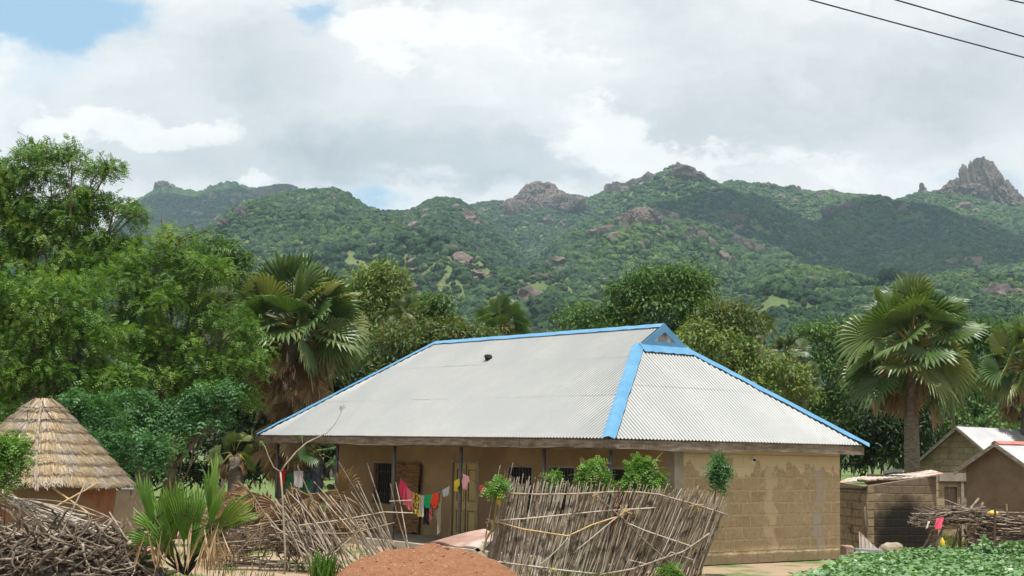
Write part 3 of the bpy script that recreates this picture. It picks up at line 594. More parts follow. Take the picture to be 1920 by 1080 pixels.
for t in far_src:
    for c in list(t.children): bpy.data.objects.remove(c)
    bpy.data.objects.remove(t)
# two round trees alone on the foothill crest
for lab, px, py, rx, ry, s in (('round dark tree standing on the foothill crest', 1668, 518, 26, 17, 71), ('smaller round tree left of the dark tree on the foothill crest', 1645, 527, 13, 10, 72)):
    Y_ = 870; bl = pblobs([(px, py, rx*.7, ry*.75), (px-rx*.35, py+2, rx*.6, ry*.7), (px+rx*.4, py+1, rx*.55, ry*.7)], Y_)
    b0 = PW(px, py+ry+6, Y_); t = thing('hill_tree', lab, 'tree', b0); mb = MB(); limbs(mb, b0, bl, .4, s); mb.build('trunk', mBark, t, True)
    V, Fc, rn = leafcloud(bl, .25, 30, 1.1, .4, s, cr=1.6); mesh('crown', V, Fc, mDark, t, rn)

# ---------------------------------------------------------------- fan palms
def fan(mb_, base, d, up, R, seg, span, rg, droop=.25, split=.55, tone=.5, fold=.25, k=None):
    """one fan leaf: pleated blade whose tips are free; returns into lists"""
    d = unit(np.asarray(d, float)); sd_ = unit(np.cross(d, up)); nn = np.cross(sd_, d)
    V, Fs, Rn = mb_; n0 = sum(len(v) for v in V); vs = []; fs = []; rn = []
    for i in range(seg):
        t0 = (i/seg-.5)*span; t1 = ((i+1)/seg-.5)*span; tm = (t0+t1)/2
        def P(t, r, h=0.):
            dirv = d*math.cos(t)+sd_*math.sin(t)
            cup = abs(math.sin(t/2))*fold*r
            return base+dirv*r+nn*(h+cup)-np.array([0, 0, 1.])*droop*max(0, r/R-.35)**2*R
        L = R*(1-.22*abs(tm/(span/2))**2)*rg.uniform(.86, 1.06); w = .5*(t1-t0); rs_ = L*split
        bend = rg.uniform(-.05, .05); dr = droop*rg.uniform(.3, 1.6)
        h = .035*R
        a, b, c = P(t0, rs_*.98), P(tm, rs_, h), P(t1, rs_*.98)
        a2, c2 = P(tm-w*.75, L*.78), P(tm+w*.75, L*.78); b2 = P(tm, L*.79, h*.6)
        tip = P(tm+bend, L)-np.array([0, 0, 1.])*dr*L*.22
        j = len(vs); vs += [base, a, b, c, a2, b2, c2, tip]
        fs += [(j, j+1, j+2, j+2), (j, j+2, j+3, j+3), (j+1, j+4, j+5, j+2), (j+2, j+5, j+6, j+3), (j+4, j+7, j+7, j+5), (j+5, j+7, j+7, j+6)]
        q = np.clip(tone+rg.normal(0, .07), 0, 1); tq = min(1, q+.25) if rg.random() < .3 else q
        rn += [q, q+.04, q, q+.04, tq, tq]
    V.append(np.array(vs)); Fs += [tuple(x+n0 for x in f) for f in fs]; Rn += rn
def clean(fs): return [tuple(dict.fromkeys(f)) for f in fs]
def palm(label, cx, cy, rpx, Y, seed, nleaf=40, ndead=10, m=None, group='fan palms around the village', trunk_r=.21, trunk_px=None, deadlow=.25, skirt=0, leafR=.47, gm=None):
    rg = np.random.default_rng(seed); s = Y/F; Rw = rpx*s; c = PW(cx, cy, Y)
    tx = PW(trunk_px or cx, 880, Y)[0]; base = np.array([tx, Y, -.02]); t = thing('fan_palm', label, 'palm tree', base, group)
    mb = MB(); n = 16; zs = np.linspace(0, 1, n)
    pts = [base*(1-q)+np.array([c[0], c[1], c[2]-Rw*.12])*q+np.array([.06*math.sin(q*4+seed), 0, 0]) for q in zs]
    mb.tube(pts, [trunk_r*(1.25-.3*q+.05*(i % 2)) if q < .85 else trunk_r*.9 for i, q in enumerate(zs)], 14); mb.build('trunk', mPBark, t, True)
    V, Fs, Rn = [], [], []; st = MB(); dV, dF, dR = [], [], []
    ga = 2.39996
    for i in range(nleaf):
        q = (i+.5)/nleaf; el = rad(88-(118 if skirt else 128)*q**.9)+rg.normal(0, .10); az = i*ga+rg.normal(0, .2)
        d = np.array([math.cos(az)*math.cos(el), math.sin(az)*math.cos(el), math.sin(el)])
        LR = Rw*leafR*rg.uniform(.85, 1.15); PL = (Rw-LR)*rg.uniform(.9, 1.1)
        hub = c+d*PL-np.array([0, 0, .10*PL*q]); mid_ = c+d*PL*.5+np.array([0, 0, .05*PL])
        dd = unit(d+np.array([0, 0, -.3*q-.05])+rg.normal(0, .28, 3))
        up = unit(np.array([0, 0, .8])-d*.2+rg.normal(0, .6, 3)); up = unit(up-dd*np.dot(up, dd))
        fan((V, Fs, Rn), hub, dd, up, LR, 26, rad(rg.uniform(200, 270)), rg, droop=.12+.28*q, split=rg.uniform(.45, .62), tone=rg.uniform(.12, .7) if rg.random() < .85 else rg.uniform(.85, 1))
        st.tube([c+d*.1, mid_, hub], [.035*Rw/2.4*1.3, .026*Rw/2.4*1.3, .018*Rw/2.4], 5)
    for i in range(ndead):
        az = i*ga*1.3+rg.normal(0, .2); el = rad(rg.uniform(-78, -22)); d = np.array([math.cos(az)*math.cos(el), math.sin(az)*math.cos(el), math.sin(el)])
        PL = Rw*.42*rg.uniform(.7, 1.1); hub = c+d*PL-np.array([0, 0, deadlow*Rw*rg.random()])
        dd = unit(np.array([d[0]*.35, d[1]*.35, -1])); up = unit(np.array([d[0], d[1], .2])+rg.normal(0, .3, 3)); up = unit(up-dd*np.dot(up, dd))
        fan((dV, dF, dR), hub, dd, up, Rw*leafR*rg.uniform(.65, .95), 18, rad(rg.uniform(70, 150)), rg, droop=.1, split=.5, tone=rg.uniform(.1, .8), fold=.7)
        st.tube([c+d*.1, hub*.5+c*.5+np.array([0, 0, .08]), hub], .02, 4)
    for i in range(skirt):
        az = rg.uniform(0, 6.28); zz = rg.uniform(.0, .75); p = base*(zz)+c*(1-zz); d = np.array([math.cos(az), math.sin(az), 0])
        hub = p+d*rg.uniform(.25, .75)+np.array([0, 0, -.2]); dd = unit(d*.4+np.array([0, 0, -1])+rg.normal(0, .25, 3)); up = unit(d+rg.normal(0, .3, 3)); up = unit(up-dd*np.dot(up, dd))
        fan((dV, dF, dR), hub, dd, up, Rw*leafR*rg.uniform(.55, .85), 16, rad(rg.uniform(60, 140)), rg, droop=.1, split=.5, tone=rg.uniform(.0, .7), fold=.7)
    mesh('crown', np.vstack(V), clean(Fs), m or mPalm, t, Rn); st.build('leaf_stalks', mPetiole, t, True)
    if dV: mesh('dead_fronds', np.vstack(dV), clean(dF), gm or mDead, t, dR)
    return t
palm('tall fan palm with a shaggy skirt of dead brown fronds left of the house', 552, 615, 152, 45, 101, 48, 30, trunk_px=535, deadlow=.6, skirt=34, trunk_r=.24)
palm('pale green fan palm crown half hidden behind the tall shaggy palm', 408, 580, 52, 50, 102, 22, 0, mPalmP, leafR=.7)
palm('large fan palm with a clear grey trunk behind the burnt shed', 1712, 655, 152, 49, 103, 36, 12, trunk_px=1712, trunk_r=.225, deadlow=.3)
palm('fan palm cut by the right edge of the picture', 1925, 690, 100, 54, 104, 34, 9, deadlow=.4, skirt=8)
palm('small fan palm peeping over the ridge beside the russet mango', 765, 595, 48, 60, 105, 22, 2, mPalmP)
palm('fan palm crown directly behind the middle of the blue ridge', 942, 612, 66, 58, 106, 26, 2)
palm('pale silvery fan palm behind the right roof slope', 1480, 668, 50, 56, 107, 22, 3, mPalmP)
palm('small pale fan palm lower on the right of the silvery one', 1505, 708, 42, 57, 108, 20, 5, mPalmP)
palm('thin fan palm rising behind the brown topped mango', 1425, 615, 40, 62, 109, 18, 0, mPalmP)
palm('low fan palm in the shade among the glossy bushes', 275, 800, 52, 41, 110, 16, 4)
palm('low shaded fan palm with grey dead skirt behind the veranda end', 592, 850, 60, 44, 111, 10, 12, mPalm, skirt=20, gm=mDeadG)
palm('low brown fan palm at the left foot of the shaggy palm', 440, 850, 56, 43.5, 112, 6, 12, skirt=14)

# ---------------------------------------------------------------- the blue-trimmed house
HC = np.array([2.0205, 29.6719, 0]); TH = .8959
HU = np.array([-math.cos(TH), math.sin(TH), 0]); HV = np.array([math.sin(TH), math.cos(TH), 0])
HL, HW, ZE, ZR, IL, IR, ZG = 14.61, 8.46, 2.7, 5.45, 2.62, 2.73, 4.93
def hp(a, b, z): p = HC+HU*a+HV*b; return (p[0], p[1], z)
def HP(a, b, z): return np.array(hp(a, b, z))
house = thing('house', 'long earth block house with a zinc roof edged in bright blue', 'house', HC)
SLP = (ZR-ZE)/(HW/2); HWG = (ZR-ZG)/SLP
def sheet(mb, O_, e, sdir, L, lo, hi, pitch=.105, amp=.017, rows=(1.75, 3.5), wob=0.):
    """corrugated sheets: O_ eave origin, e along the eave, sdir up the slope, hi(x) slope length at x"""
    nrm = unit(np.cross(e, sdir)); nrm = nrm if nrm[2] > 0 else -nrm
    xs = np.arange(0, L+1e-6, pitch/6); h = amp*np.sin(xs*2*np.pi/pitch)
    cuts = [0, *rows, 99]
    for k in range(len(cuts)-1):
        s0 = np.full(len(xs), cuts[k]); s1 = np.minimum(np.array([hi(x) for x in xs]), cuts[k+1]+(.14 if k < len(cuts)-2 else 0))
        l0 = np.array([lo(x) for x in xs]); s0 = np.maximum(s0, l0); ok = s1 > s0+.005
        rg = np.random.default_rng(k+int(L*10)); dz = rg.normal(0, .0015, 60)
        z0 = h+(.006 if k else 0)+dz[(xs/.75).astype(int) % 60]
        A = O_+xs[:, None]*e+s0[:, None]*sdir+z0[:, None]*nrm; B = O_+xs[:, None]*e+s1[:, None]*sdir+h[:, None]*nrm
        V = np.stack([A, B], 1).reshape(-1, 3)
        mb.add(V, [(2*i, 2*i+2, 2*i+3, 2*i+1) for i in range(len(xs)-1) if ok[i] and ok[i+1]])
cs = math.sqrt(1+SLP**2); up_f = unit(HV+np.array([0, 0, SLP])); up_b = unit(-HV+np.array([0, 0, SLP]))
rf = MB(); half = HW/2*cs
sgn = lambda x, ins: x/ins*half
def hi_f(x): return max(0, min(half, sgn(x, HW/2) if x < HW/2-HWG-1e-9 and x/(HW/2)*half < (HW/2-HWG)*cs*(1 if x < IR else 9) and x < IR else half, (HL-x)/IL*half))
SR = (ZG-ZE)/IR                                            # slope of the hipped end, up to the small gable
def hi_f(x):
    a = half if x >= IR else x/IR*(HW/2-HWG)*cs
    return max(0., min(a, (HL-x)/IL*half))
sheet(rf, HP(0, 0, ZE), HU, up_f, HL, lambda x: 0, hi_f)
sheet(rf, HP(0, HW, ZE), HU, up_b, HL, lambda x: 0, hi_f)
csr = math.sqrt(1+SR**2); up_r = unit(HU+np.array([0, 0, SR])); lr = IR*csr
sheet(rf, HP(0, 0, ZE), HV, up_r, HW, lambda x: 0, lambda x: min(lr, x/(HW/2-HWG)*lr, (HW-x)/(HW/2-HWG)*lr), rows=(1.9,))
SL = (ZR-ZE)/IL; csl = math.sqrt(1+SL**2); up_l = unit(-HU+np.array([0, 0, SL])); ll_ = IL*csl
sheet(rf, HP(HL, 0, ZE), HV, up_l, HW, lambda x: 0, lambda x: min(x, HW-x)/(HW/2)*ll_, rows=(1.9,))
roof = rf.build('roof', mZincF, house, True)
# small gable infill (corrugated) and its blue boards
gb = MB(); nb = 40; bs_ = np.linspace(HW/2-HWG+.02, HW/2+HWG-.02, nb); aoff = IR+.03+.01*np.sin(np.arange(nb)*1.6)
Vg = []
for b_, a_ in zip(bs_, aoff): Vg += [hp(a_, b_, ZG-.05), hp(a_, b_, ZG+(HWG-abs(b_-HW/2))*SLP-.03)]
gb.add(Vg, [(2*i, 2*i+2, 2*i+3, 2*i+1) for i in range(nb-1)]); gb.build('gable_panel', noisy('gable_zinc', (.28, .29, .30), (.36, .37, .38), 2, rough=.5), house)
def capstrip(mb, P0, P1, nA_, nB_, wA, wB, n=26, seed=0, lift=.03, wav=.005):
    """folded metal strip along P0-P1 lying down both slopes (nA_, nB_: down-slope directions)"""
    rg = np.random.default_rng(seed); V = []; T = unit(P1-P0)
    A_ = unit(nA_-T*np.dot(nA_, T)); B_ = unit(nB_-T*np.dot(nB_, T))
    for i in range(n+1):
        q = i/n; p = P0*(1-q)+P1*q+np.array([0, 0, lift+.012+rg.normal(0, .003)])
        V += [p+A_*wA*(1+rg.normal(0, .04))+np.array([0, 0, -.004+rg.normal(0, wav)]), p+A_*wA*.5+np.array([0, 0, .004]), p, p+B_*wB*.5+np.array([0, 0, .004]), p+B_*wB*(1+rg.normal(0, .04))+np.array([0, 0, -.004+rg.normal(0, wav)])]
    mb.add(V, [(5*i+j, 5*i+j+1, 5*i+6+j, 5*i+5+j) for i in range(n) for j in range(4)])
dF, dB, dR_, dL_ = -up_f, -up_b, -up_r, -up_l
RRp, RLp = HP(IR, HW/2, ZR), HP(HL-IL, HW/2, ZR); G1, G2 = HP(IR, HW/2-HWG, ZG), HP(IR, HW/2+HWG, ZG)
def downA(P0, P1, d): return d
b1 = MB(); capstrip(b1, RRp+unit(RRp-RLp)*.06, RLp, dF, dB, .17, .17, 44, 1); b1.build('ridge_cap', mBlue, house)
b1 = MB(); capstrip(b1, HP(-.03, -.02, ZE), G1+np.array([0, 0, .01]), dF, dR_, .16, .16, 20, 2); b1.build('hip_cap', mBlue, house)
b1 = MB(); capstrip(b1, HP(-.03, HW+.02, ZE), G2+np.array([0, 0, .01]), dB, dR_, .2, .2, 20, 3); b1.build('hip_cap', mBlue, house)
b1 = MB(); capstrip(b1, HP(HL+.03, -.02, ZE), RLp, dF, dL_, .17, .2, 24, 4); b1.build('hip_cap', mBlue, house)
b1 = MB(); capstrip(b1, HP(HL+.03, HW+.02, ZE), RLp, dB, dL_, .2, .2, 24, 5); b1.build('hip_cap', mBlue, house)
b1 = MB(); wv_ = .2
for G_, s_ in ((G1, 1), (G2, -1)):                          # raking boards of the small gable, standing slightly proud
    o1 = G_-HU*.05; o2 = RRp-HU*.05; inn = HV*s_*.26
    b1.hexa([o1+inn, o1, o1-HU*.02, o1+inn-HU*.02, o2-np.array([0, 0, .17]), o2+np.array([0, 0, .03]), o2-HU*.02+np.array([0, 0, .03]), o2-HU*.02-np.array([0, 0, .17])])
b1.hexa([hp(IR-.08, HW/2-HWG+.1, ZG-.03), hp(IR-.075, HW/2+HWG-.1, ZG-.03), hp(IR-.055, HW/2+HWG-.1, ZG-.03), hp(IR-.055, HW/2-HWG+.1, ZG-.03), hp(IR-.08, HW/2-HWG+.16, ZG+.11), hp(IR-.075, HW/2+HWG-.16, ZG+.11), hp(IR-.055, HW/2+HWG-.16, ZG+.11), hp(IR-.055, HW/2-HWG+.16, ZG+.11)])
b1.build('gable_board', mBlue, house)
b1 = MB(); V = []
for i in range(15):
    q = i/14; b_ = HW/2-HWG-.02+q*(2*HWG+.04); rr_ = .004*((i*7) % 3)
    V += [hp(IR-.04, b_, ZG+.05), hp(IR-.10, b_, ZG-.01+rr_), hp(IR-.26, b_, ZG-.26*SR+.05+rr_*2-.008*(i % 2))]
b1.add(V, [(3*i+j, 3*i+3+j, 3*i+4+j, 3*i+1+j) for i in range(14) for j in range(2)]); b1.build('apron_flashing', mBlue, house)
# fascia boards, slightly bowed
def fascia(p0, p1, nin, segs, seed, h=.215):
    rg = np.random.default_rng(seed); L_ = np.linalg.norm(p1-p0); e = (p1-p0)/L_; cur = 0.
    for k in range(segs):
        a0, a1 = cur, L_*(k+1)/segs-.012; cur = L_*(k+1)/segs; mb = MB(); n = 14; V = []; dzk = rg.uniform(-.008, .008)
        for i in range(n+1):
            x_ = a0+(a1-a0)*i/n; w = .02*math.sin(x_*1.1+seed)+.008*math.sin(x_*3.7+seed*2)+dzk
            q = p0+e*x_; V += [q+np.array([0, 0, -.035]), q+np.array([0, 0, -h+w]), q+nin*.03+np.array([0, 0, -h+w]), q+nin*.03+np.array([0, 0, -.035])]
        Fs = [(4*i+j, 4*i+(j+1) % 4, 4*i+4+(j+1) % 4, 4*i+4+j) for i in range(n) for j in range(4)]+[(0, 1, 2, 3), (4*n+3, 4*n+2, 4*n+1, 4*n)]
        mb.add(V, Fs); mb.build('fascia_board', mFascia, house)
fascia(HP(.0, .03, ZE), HP(HL-.08, .03, ZE), HV, 5, 1)
fascia(HP(.03, .0, ZE), HP(.03, HW-.1, ZE), HU, 2, 2)
fascia(HP(HL-.04, .06, ZE), HP(HL-.04, HW-.1, ZE), -HU, 2, 3)
fascia(HP(.1, HW-.03, ZE), HP(HL-.1, HW-.03, ZE), -HV, 4, 4)
sf = MB(); sf.box(.08, HL-.08, .1, HW-.1, ZE-.035, ZE-.02, hp)
# rafters over the veranda instead of a ceiling
rb = MB()
for a_ in np.arange(.5, HL-.3, 1.05): rb.box(a_, a_+.06, .06, 2.3, ZE-.14, ZE-.05, hp)
rb.box(.2, HL-.2, .30, .38, ZE-.24, ZE-.145, hp); rb.build('veranda_beams', mFascia, house)
# walls
def wallo(mb, lo_, hi_, z0, z1, fr, holes):
    """wall along one axis from lo_ to hi_, holes = (a0, a1, z0, z1)"""
    cuts = sorted({lo_, hi_, *[h[0] for h in holes], *[h[1] for h in holes]})
    for a, b in zip(cuts, cuts[1:]):
        hs = [h for h in holes if h[0] <= a and h[1] >= b]
        if not hs: fr(a, b, z0, z1)
        else:
            h = hs[0]
            if h[2] > z0: fr(a, b, z0, h[2])
            if h[3] < z1: fr(a, b, h[3], z1)
VB = 2.37
WIN = [(11.30, 12.20, .88, 1.98), (5.28, 6.22, .92, 2.0), (3.73, 4.62, .92, 2.02)]
DOORS = [(7.42, 8.50, .12, 2.06), (1.85, 2.62, .12, 2.03), (9.95, 10.9, .12, 1.9)]
# distance along the side wall measured from the world origin: HV.x*x + HV.y*y
A0 = float(np.dot(HC+HU*.45, HV))
mSide = blocks('earth_blocks', .52, .275, (.325, .24, .14), (.39, .295, .178), (.445, .345, .22), stain=(A0+7.20, .22, (.37, .325, .26)), plaster=(2.08, (.60, .48, .31)), msize=.034, axis=(HV[0], HV[1]))
mb = MB(); wallo(mb, .652, HL-.45, .0, 3.9, lambda a, b, z0, z1: mb.box(a, b, VB, VB+.2, z0, min(z1, 2.9), hp), WIN+DOORS); mb.build('veranda_wall', mVer, house)
mb = MB(); mb.box(.45, .65, VB+.26, HW-.5, 0, 2.95, hp); mb.build('side_wall', mSide, house)
mb = MB(); mb.box(.43, .66, VB-.02, VB+.255, 0, 2.92, hp); mb.build('corner_pillar', mConc, house)
mb = MB(); mb.box(.652, HL-.45, HW-.7, HW-.5, 0, 2.95, hp); mb.box(HL-.65, HL-.452, VB+.202, HW-.702, 0, 2.95, hp); mb.build('back_wall', mVer, house)
mb = MB(); mb.box(.12, HL-.1, .12, VB-.022, -.05, .14, hp); mb.build('veranda_floor', mConc, house)
for i, a_ in enumerate((.28, 2.42, 5.44, 8.2, 10.88, 14.0)):
    mb = MB(); mb.tube([HP(a_, .34, .0), HP(a_, .34, 1.3), HP(a_, .34, ZE-.2)], .042, 10); mb.build('veranda_post', mIron, house, True)
def frame_ring(a0, a1, z0, z1, w, seed, m):     # cracked plaster reveal round an opening
    rg = np.random.default_rng(seed); mb = MB()
    for (x0, x1, y0, y1) in ((a0-w, a0, z0, z1+w), (a1, a1+w, z0, z1+w), (a0, a1, z1, z1+w)): mb.box(x0, x1, VB-.014, VB-.002, y0, y1, hp)
    return mb
for k, (a0, a1, z0, z1) in enumerate(WIN):
    fr_ = frame_ring(a0, a1, z0, z1, .05, k, mVer); w_ = fr_.build('window', mConc, house)
    mb = MB()
    for q in np.linspace(a0+.06, a1-.06, 8): mb.tube([HP(q, VB+.05, z0), HP(q, VB+.05, (z0+z1)/2), HP(q, VB+.05, z1)], .013, 6)
    for z_ in (z0+.25, z1-.25): mb.box(a0, a1, VB+.07, VB+.08, z_, z_+.03, hp)
    mb.build('window_bars', mIron, w_)
    mb = MB(); mb.box(a0, a1, VB+.14, VB+.16, z0, z1, hp); mb.build('shutter_or_dark', mBlack, w_)  # black sheet painting the dark room behind the bars, not a shutter
def paneldoor(a0, a1, z0, z1):
    mb = frame_ring(a0, a1, z0, z1, .06, 5, mConc); d = mb.build('door_surround', mConc, house)
    mb = MB(); mb.box(a0+.005, a1-.005, VB+.05, VB+.09, z0, z1-.005, hp); w = (a1-a0)
    for (x0, x1) in ((a0+.10, a0+w*.46), (a0+w*.54, a1-.10)):
        for (y0, y1) in ((z0+.12, z0+.78), (z0+.92, z1-.12)):
            for (p, q, r, s_) in ((x0, x1, y0, y0+.035), (x0, x1, y1-.035, y1), (x0, x0+.035, y0+.035, y1-.035), (x1-.035, x1, y0+.035, y1-.035)):
                mb.box(p, q, VB+.035, VB+.049, r, s_, hp)
    dd = mb.build('door', mDoor, house)
    mg = MB()
    for (x0, x1) in ((a0+.14, a0+w*.42), (a0+w*.58, a1-.14)):
        for (y0, y1) in ((z0+.17, z0+.73), (z0+.97, z1-.17)):
            for (p, q, r, s_) in ((x0, x1, y0, y0+.02), (x0, x1, y1-.02, y1), (x0, x0+.025, y0+.02, y1-.02), (x1-.025, x1, y0+.02, y1-.02)): mg.box(p, q, VB+.044, VB+.048, r, s_, hp)
    mg.box(a0+w*.495, a0+w*.505, VB+.03, VB+.049, z0, z1-.01, hp); mg.build('door_grooves', mDoorG, dd)
paneldoor(*DOORS[0])
mb = frame_ring(*DOORS[1], .05, 6, mVer); dr = mb.build('doorway', mConc, house)
mCurt = noisy('red_curtain', (.22, .03, .02), (.34, .06, .035), 6)
mb = MB(); V = []
for i in range(25):
    q = i/24; a_ = 1.86+q*.74; V += [hp(a_, VB+.10+.02*math.sin(q*30), 1.75), hp(a_, VB+.10+.03*math.sin(q*30+.5), .2)]
mb.add(V, [(2*i, 2*i+2, 2*i+3, 2*i+1) for i in range(24)]); mb.build('door_curtain', mCurt, dr)
mb = MB(); mb.box(1.85, 2.62, VB+.15, VB+.17, .12, 2.03, hp); mb.build('interior_dark', mBlack, dr)  # black sheet standing in for the unlit room behind the curtain
mb = MB(); mb.box(9.95, 10.9, VB+.14, VB+.16, .12, 1.9, hp); mb.build('interior_dark', mBlack, house)  # same painted darkness in the third doorway, behind the mat
# lamp holder on the side wall
c0 = HP(.45, 4.85, 2.30); mb = MB(); mb.tube([c0, c0-HU*.05], .055, 12); ob = mb.build('lamp_holder', noisy('white_plastic', (.6, .6, .58), (.7, .7, .68), 3), house)
mb = MB(); mb.tube([c0-HU*.051, c0-HU*.09], .03, 10); mb.build('bulb_socket', mBlack, ob)
# ball of rag lying on the front roof slope
pr = HP(8.1, HW/2-1.1, ZE+(HW/2-1.1)*SLP+.09); v = lumpy(ico(2)[0], .5, 2, 5)*np.array([.10, .08, .07])+pr
o = mesh('rag_ball', v, ico(2)[1], mBlack, base=pr-np.array([0, 0, .07])); props(o, 'small black ball of rag lying on the zinc roof', 'rag')
# woven door mat propped over the third doorway
mb = MB(); n = 10; V = []
for i in range(n+1):
    for j in range(n+1):
        a_ = 9.82+1.22*i/n+.02*math.sin(j*1.3); z_ = .16+1.83*j/n+.03*math.sin(i*.9); V.append(hp(a_, VB-.09+.03*math.sin(i*1.1+j*.7), z_))
nn_ = n+1; mb.add(V, [(i*nn_+j, (i+1)*nn_+j, (i+1)*nn_+j+1, i*nn_+j+1) for i in range(n) for j in range(n)])
V2 = [tuple(np.array(p)-HV*.03) for p in V]; mb.add(V2, [(i*nn_+j+1, (i+1)*nn_+j+1, (i+1)*nn_+j, i*nn_+j) for i in range(n) for j in range(n)])
o = mb.build('woven_mat', mWicker); props(o, 'brown woven cane mat standing over a veranda doorway', 'mat')

# ---------------------------------------------------------------- washing on the lines
def fpix(px, py, b=.28):                 # photo point on the plane of the veranda posts
    d = ray(px, py); o_ = np.array([0, 0, CAMH]); p0 = HC+HV*b; t = np.dot(p0-o_, HV)/np.dot(d, HV); return o_+d*t
def line(name, label, pts, b=.28):
    P = [fpix(*p, b) for p in pts]; mb = MB(); mb.tube(P, .006, 5); o = mb.build(name, mIron, None, True); return props(o, label, 'clothesline', 'clotheslines strung along the veranda')
line('clothesline', 'sagging line hung with many small clothes between two veranda posts', [(742, 878), (757, 898), (778, 922), (800, 929), (825, 925), (850, 907), (867, 890)])
line('clothesline', 'dark line carrying a pink shirt right of the yellow door', [(867, 890), (880, 896), (903, 911), (925, 921), (960, 925), (1000, 915), (1027, 900)])
line('clothesline', 'line at the far left veranda end holding dark green cloth', [(521, 893), (550, 896), (580, 892), (605, 886), (632, 880)])
def cloth(name, label, cat, tl, tr, drop, col, col2=None, shape='rect', seed=0, b=.25, patt=6.):
    A, B = fpix(*tl, b), fpix(*tr, b); rg = np.random.default_rng(seed); n = 14; m_ = 8; s = np.linalg.norm(B-A); V = []
    dp = drop*np.linalg.norm(fpix(tl[0], tl[1]+1, b)-A)
    for i in range(n+1):
        t = i/n; dl = dp
        if shape == 'tee': dl = dp*(.42 if (t < .2 or t > .8) else 1)
        if shape == 'trousers': dl = dp*(.35 if abs(t-.5) < .06 else 1)
        if shape == 'rag': dl = dp*(.55+.45*math.sin(t*3.1))
        dl *= 1+rg.normal(0, .03)
        for j in range(m_+1):
            q = j/m_; p = A*(1-t)+B*t; p = p+np.array([0, 0, -dl*q])
            p = p-HV*(.03*math.sin(t*11+seed)*q+.02*math.sin(t*23+seed*3)*q+.01); p = p+unit(B-A)*(.04*s*math.sin(q*4+seed)*q); V.append(p)
    k = m_+1; Fs = [(i*k+j, (i+1)*k+j, (i+1)*k+j+1, i*k+j+1) for i in range(n) for j in range(m_)]
    V = np.array(V); Vb = V+HV*.008; k2 = len(V)
    mt = mat(name, (lambda g, P, O: g.mix(g.sstep(g.noise(P, patt, 3, .6), .48, .52), col, col2)) if col2 else (lambda g, P, O: col), rough=.9, trans=.12)
    o = mesh(name, np.vstack([V, Vb]), Fs+[tuple(x+k2 for x in f[::-1]) for f in Fs], mt, smooth=True); props(o, label, cat, 'washing hung on the lines')
cloth('shirt', 'deep pink shirt at the left end of the washing', 'shirt', (751, 897), (765, 910), 38, (.55, .03, .09), shape='rag', seed=1)
cloth('dress', 'light pink dress with long ties beside the deep pink shirt', 'dress', (759, 910), (776, 925), 36, (.62, .14, .19), shape='trousers', seed=2)
cloth('blouse', 'black and yellow patterned blouse over pink cloth', 'blouse', (773, 922), (790, 928), 40, (.02, .02, .02), (.5, .38, .04), 'rect', 3, patt=12)
cloth('skirt', 'yellow and white patterned skirt beside the black blouse', 'skirt', (785, 927), (796, 930), 40, (.42, .35, .07), (.45, .43, .5), 'rect', 4, patt=14)
cloth('trousers', 'black child trousers below the green cloth', 'trousers', (795, 932), (806, 932), 50, (.012, .012, .018), None, 'trousers', 5, b=.30)
cloth('shirt', 'emerald green shirt in the middle of the washing', 'shirt', (796, 928), (812, 927), 24, (.01, .30, .12), None, 'tee', 6)
cloth('shirt', 'orange red shirt right of the emerald one', 'shirt', (811, 926), (823, 924), 30, (.66, .06, .02), None, 'rag', 7)
cloth('scarf', 'crimson spotted scarf hanging below the orange shirt', 'scarf', (803, 938), (812, 938), 40, (.40, .02, .05), (.5, .2, .2), 'rag', 8, b=.30, patt=20)
cloth('rag', 'thin beige rag dangling to a point', 'rag', (819, 924), (830, 921), 80, (.30, .27, .20), None, 'rag', 9, b=.3)
cloth('cloth', 'small pale blue grey cloth left of the yellow door', 'cloth', (830, 919), (844, 911), 15, (.42, .45, .48), None, 'rect', 10)
cloth('shirt', 'small yellow shirt in front of the door edge', 'shirt', (852, 902), (862, 897), 22, (.62, .50, .05), None, 'rag', 11)
cloth('shirt', 'pale pink shirt pegged just right of the post', 'shirt', (868, 888), (880, 894), 26, (.72, .38, .44), None, 'tee', 12)
cloth('cloth', 'tiny magenta cloth near the thin sapling', 'cloth', (900, 909), (909, 912), 16, (.62, .05, .12), None, 'rag', 13)
cloth('cloth', 'bright yellow cloth glimpsed through the stalk fence top', 'cloth', (933, 924), (947, 925), 24, (.78, .55, .02), None, 'rect', 14)
cloth('cloth', 'small teal cloth beside the bright yellow one', 'cloth', (948, 925), (954, 925), 26, (.03, .30, .25), None, 'rect', 15)
cloth('shirt', 'bright red shirt at the left end of the far line', 'shirt', (522, 882), (538, 880), 30, (.42, .012, .02), None, 'rag', 16, b=.2)
cloth('blanket', 'long dark green blanket hanging at the veranda end', 'blanket', (536, 888), (588, 884), 68, (.015, .10, .035), (.02, .13, .05), 'rect', 17, b=.2)
cloth('cloth', 'pale lilac cloth folded over the green blanket', 'cloth', (551, 883), (569, 883), 30, (.46, .42, .45), None, 'rect', 18, b=.15)
cloth('cloth', 'black cloth folded over the right of the green blanket', 'cloth', (570, 883), (584, 882), 16, (.02, .022, .03), None, 'rect', 19, b=.15)
cloth('trousers', 'faded dark jeans right of the green blanket', 'trousers', (586, 880), (604, 873), 62, (.03, .038, .055), (.06, .07, .09), 'trousers', 20, b=.2)

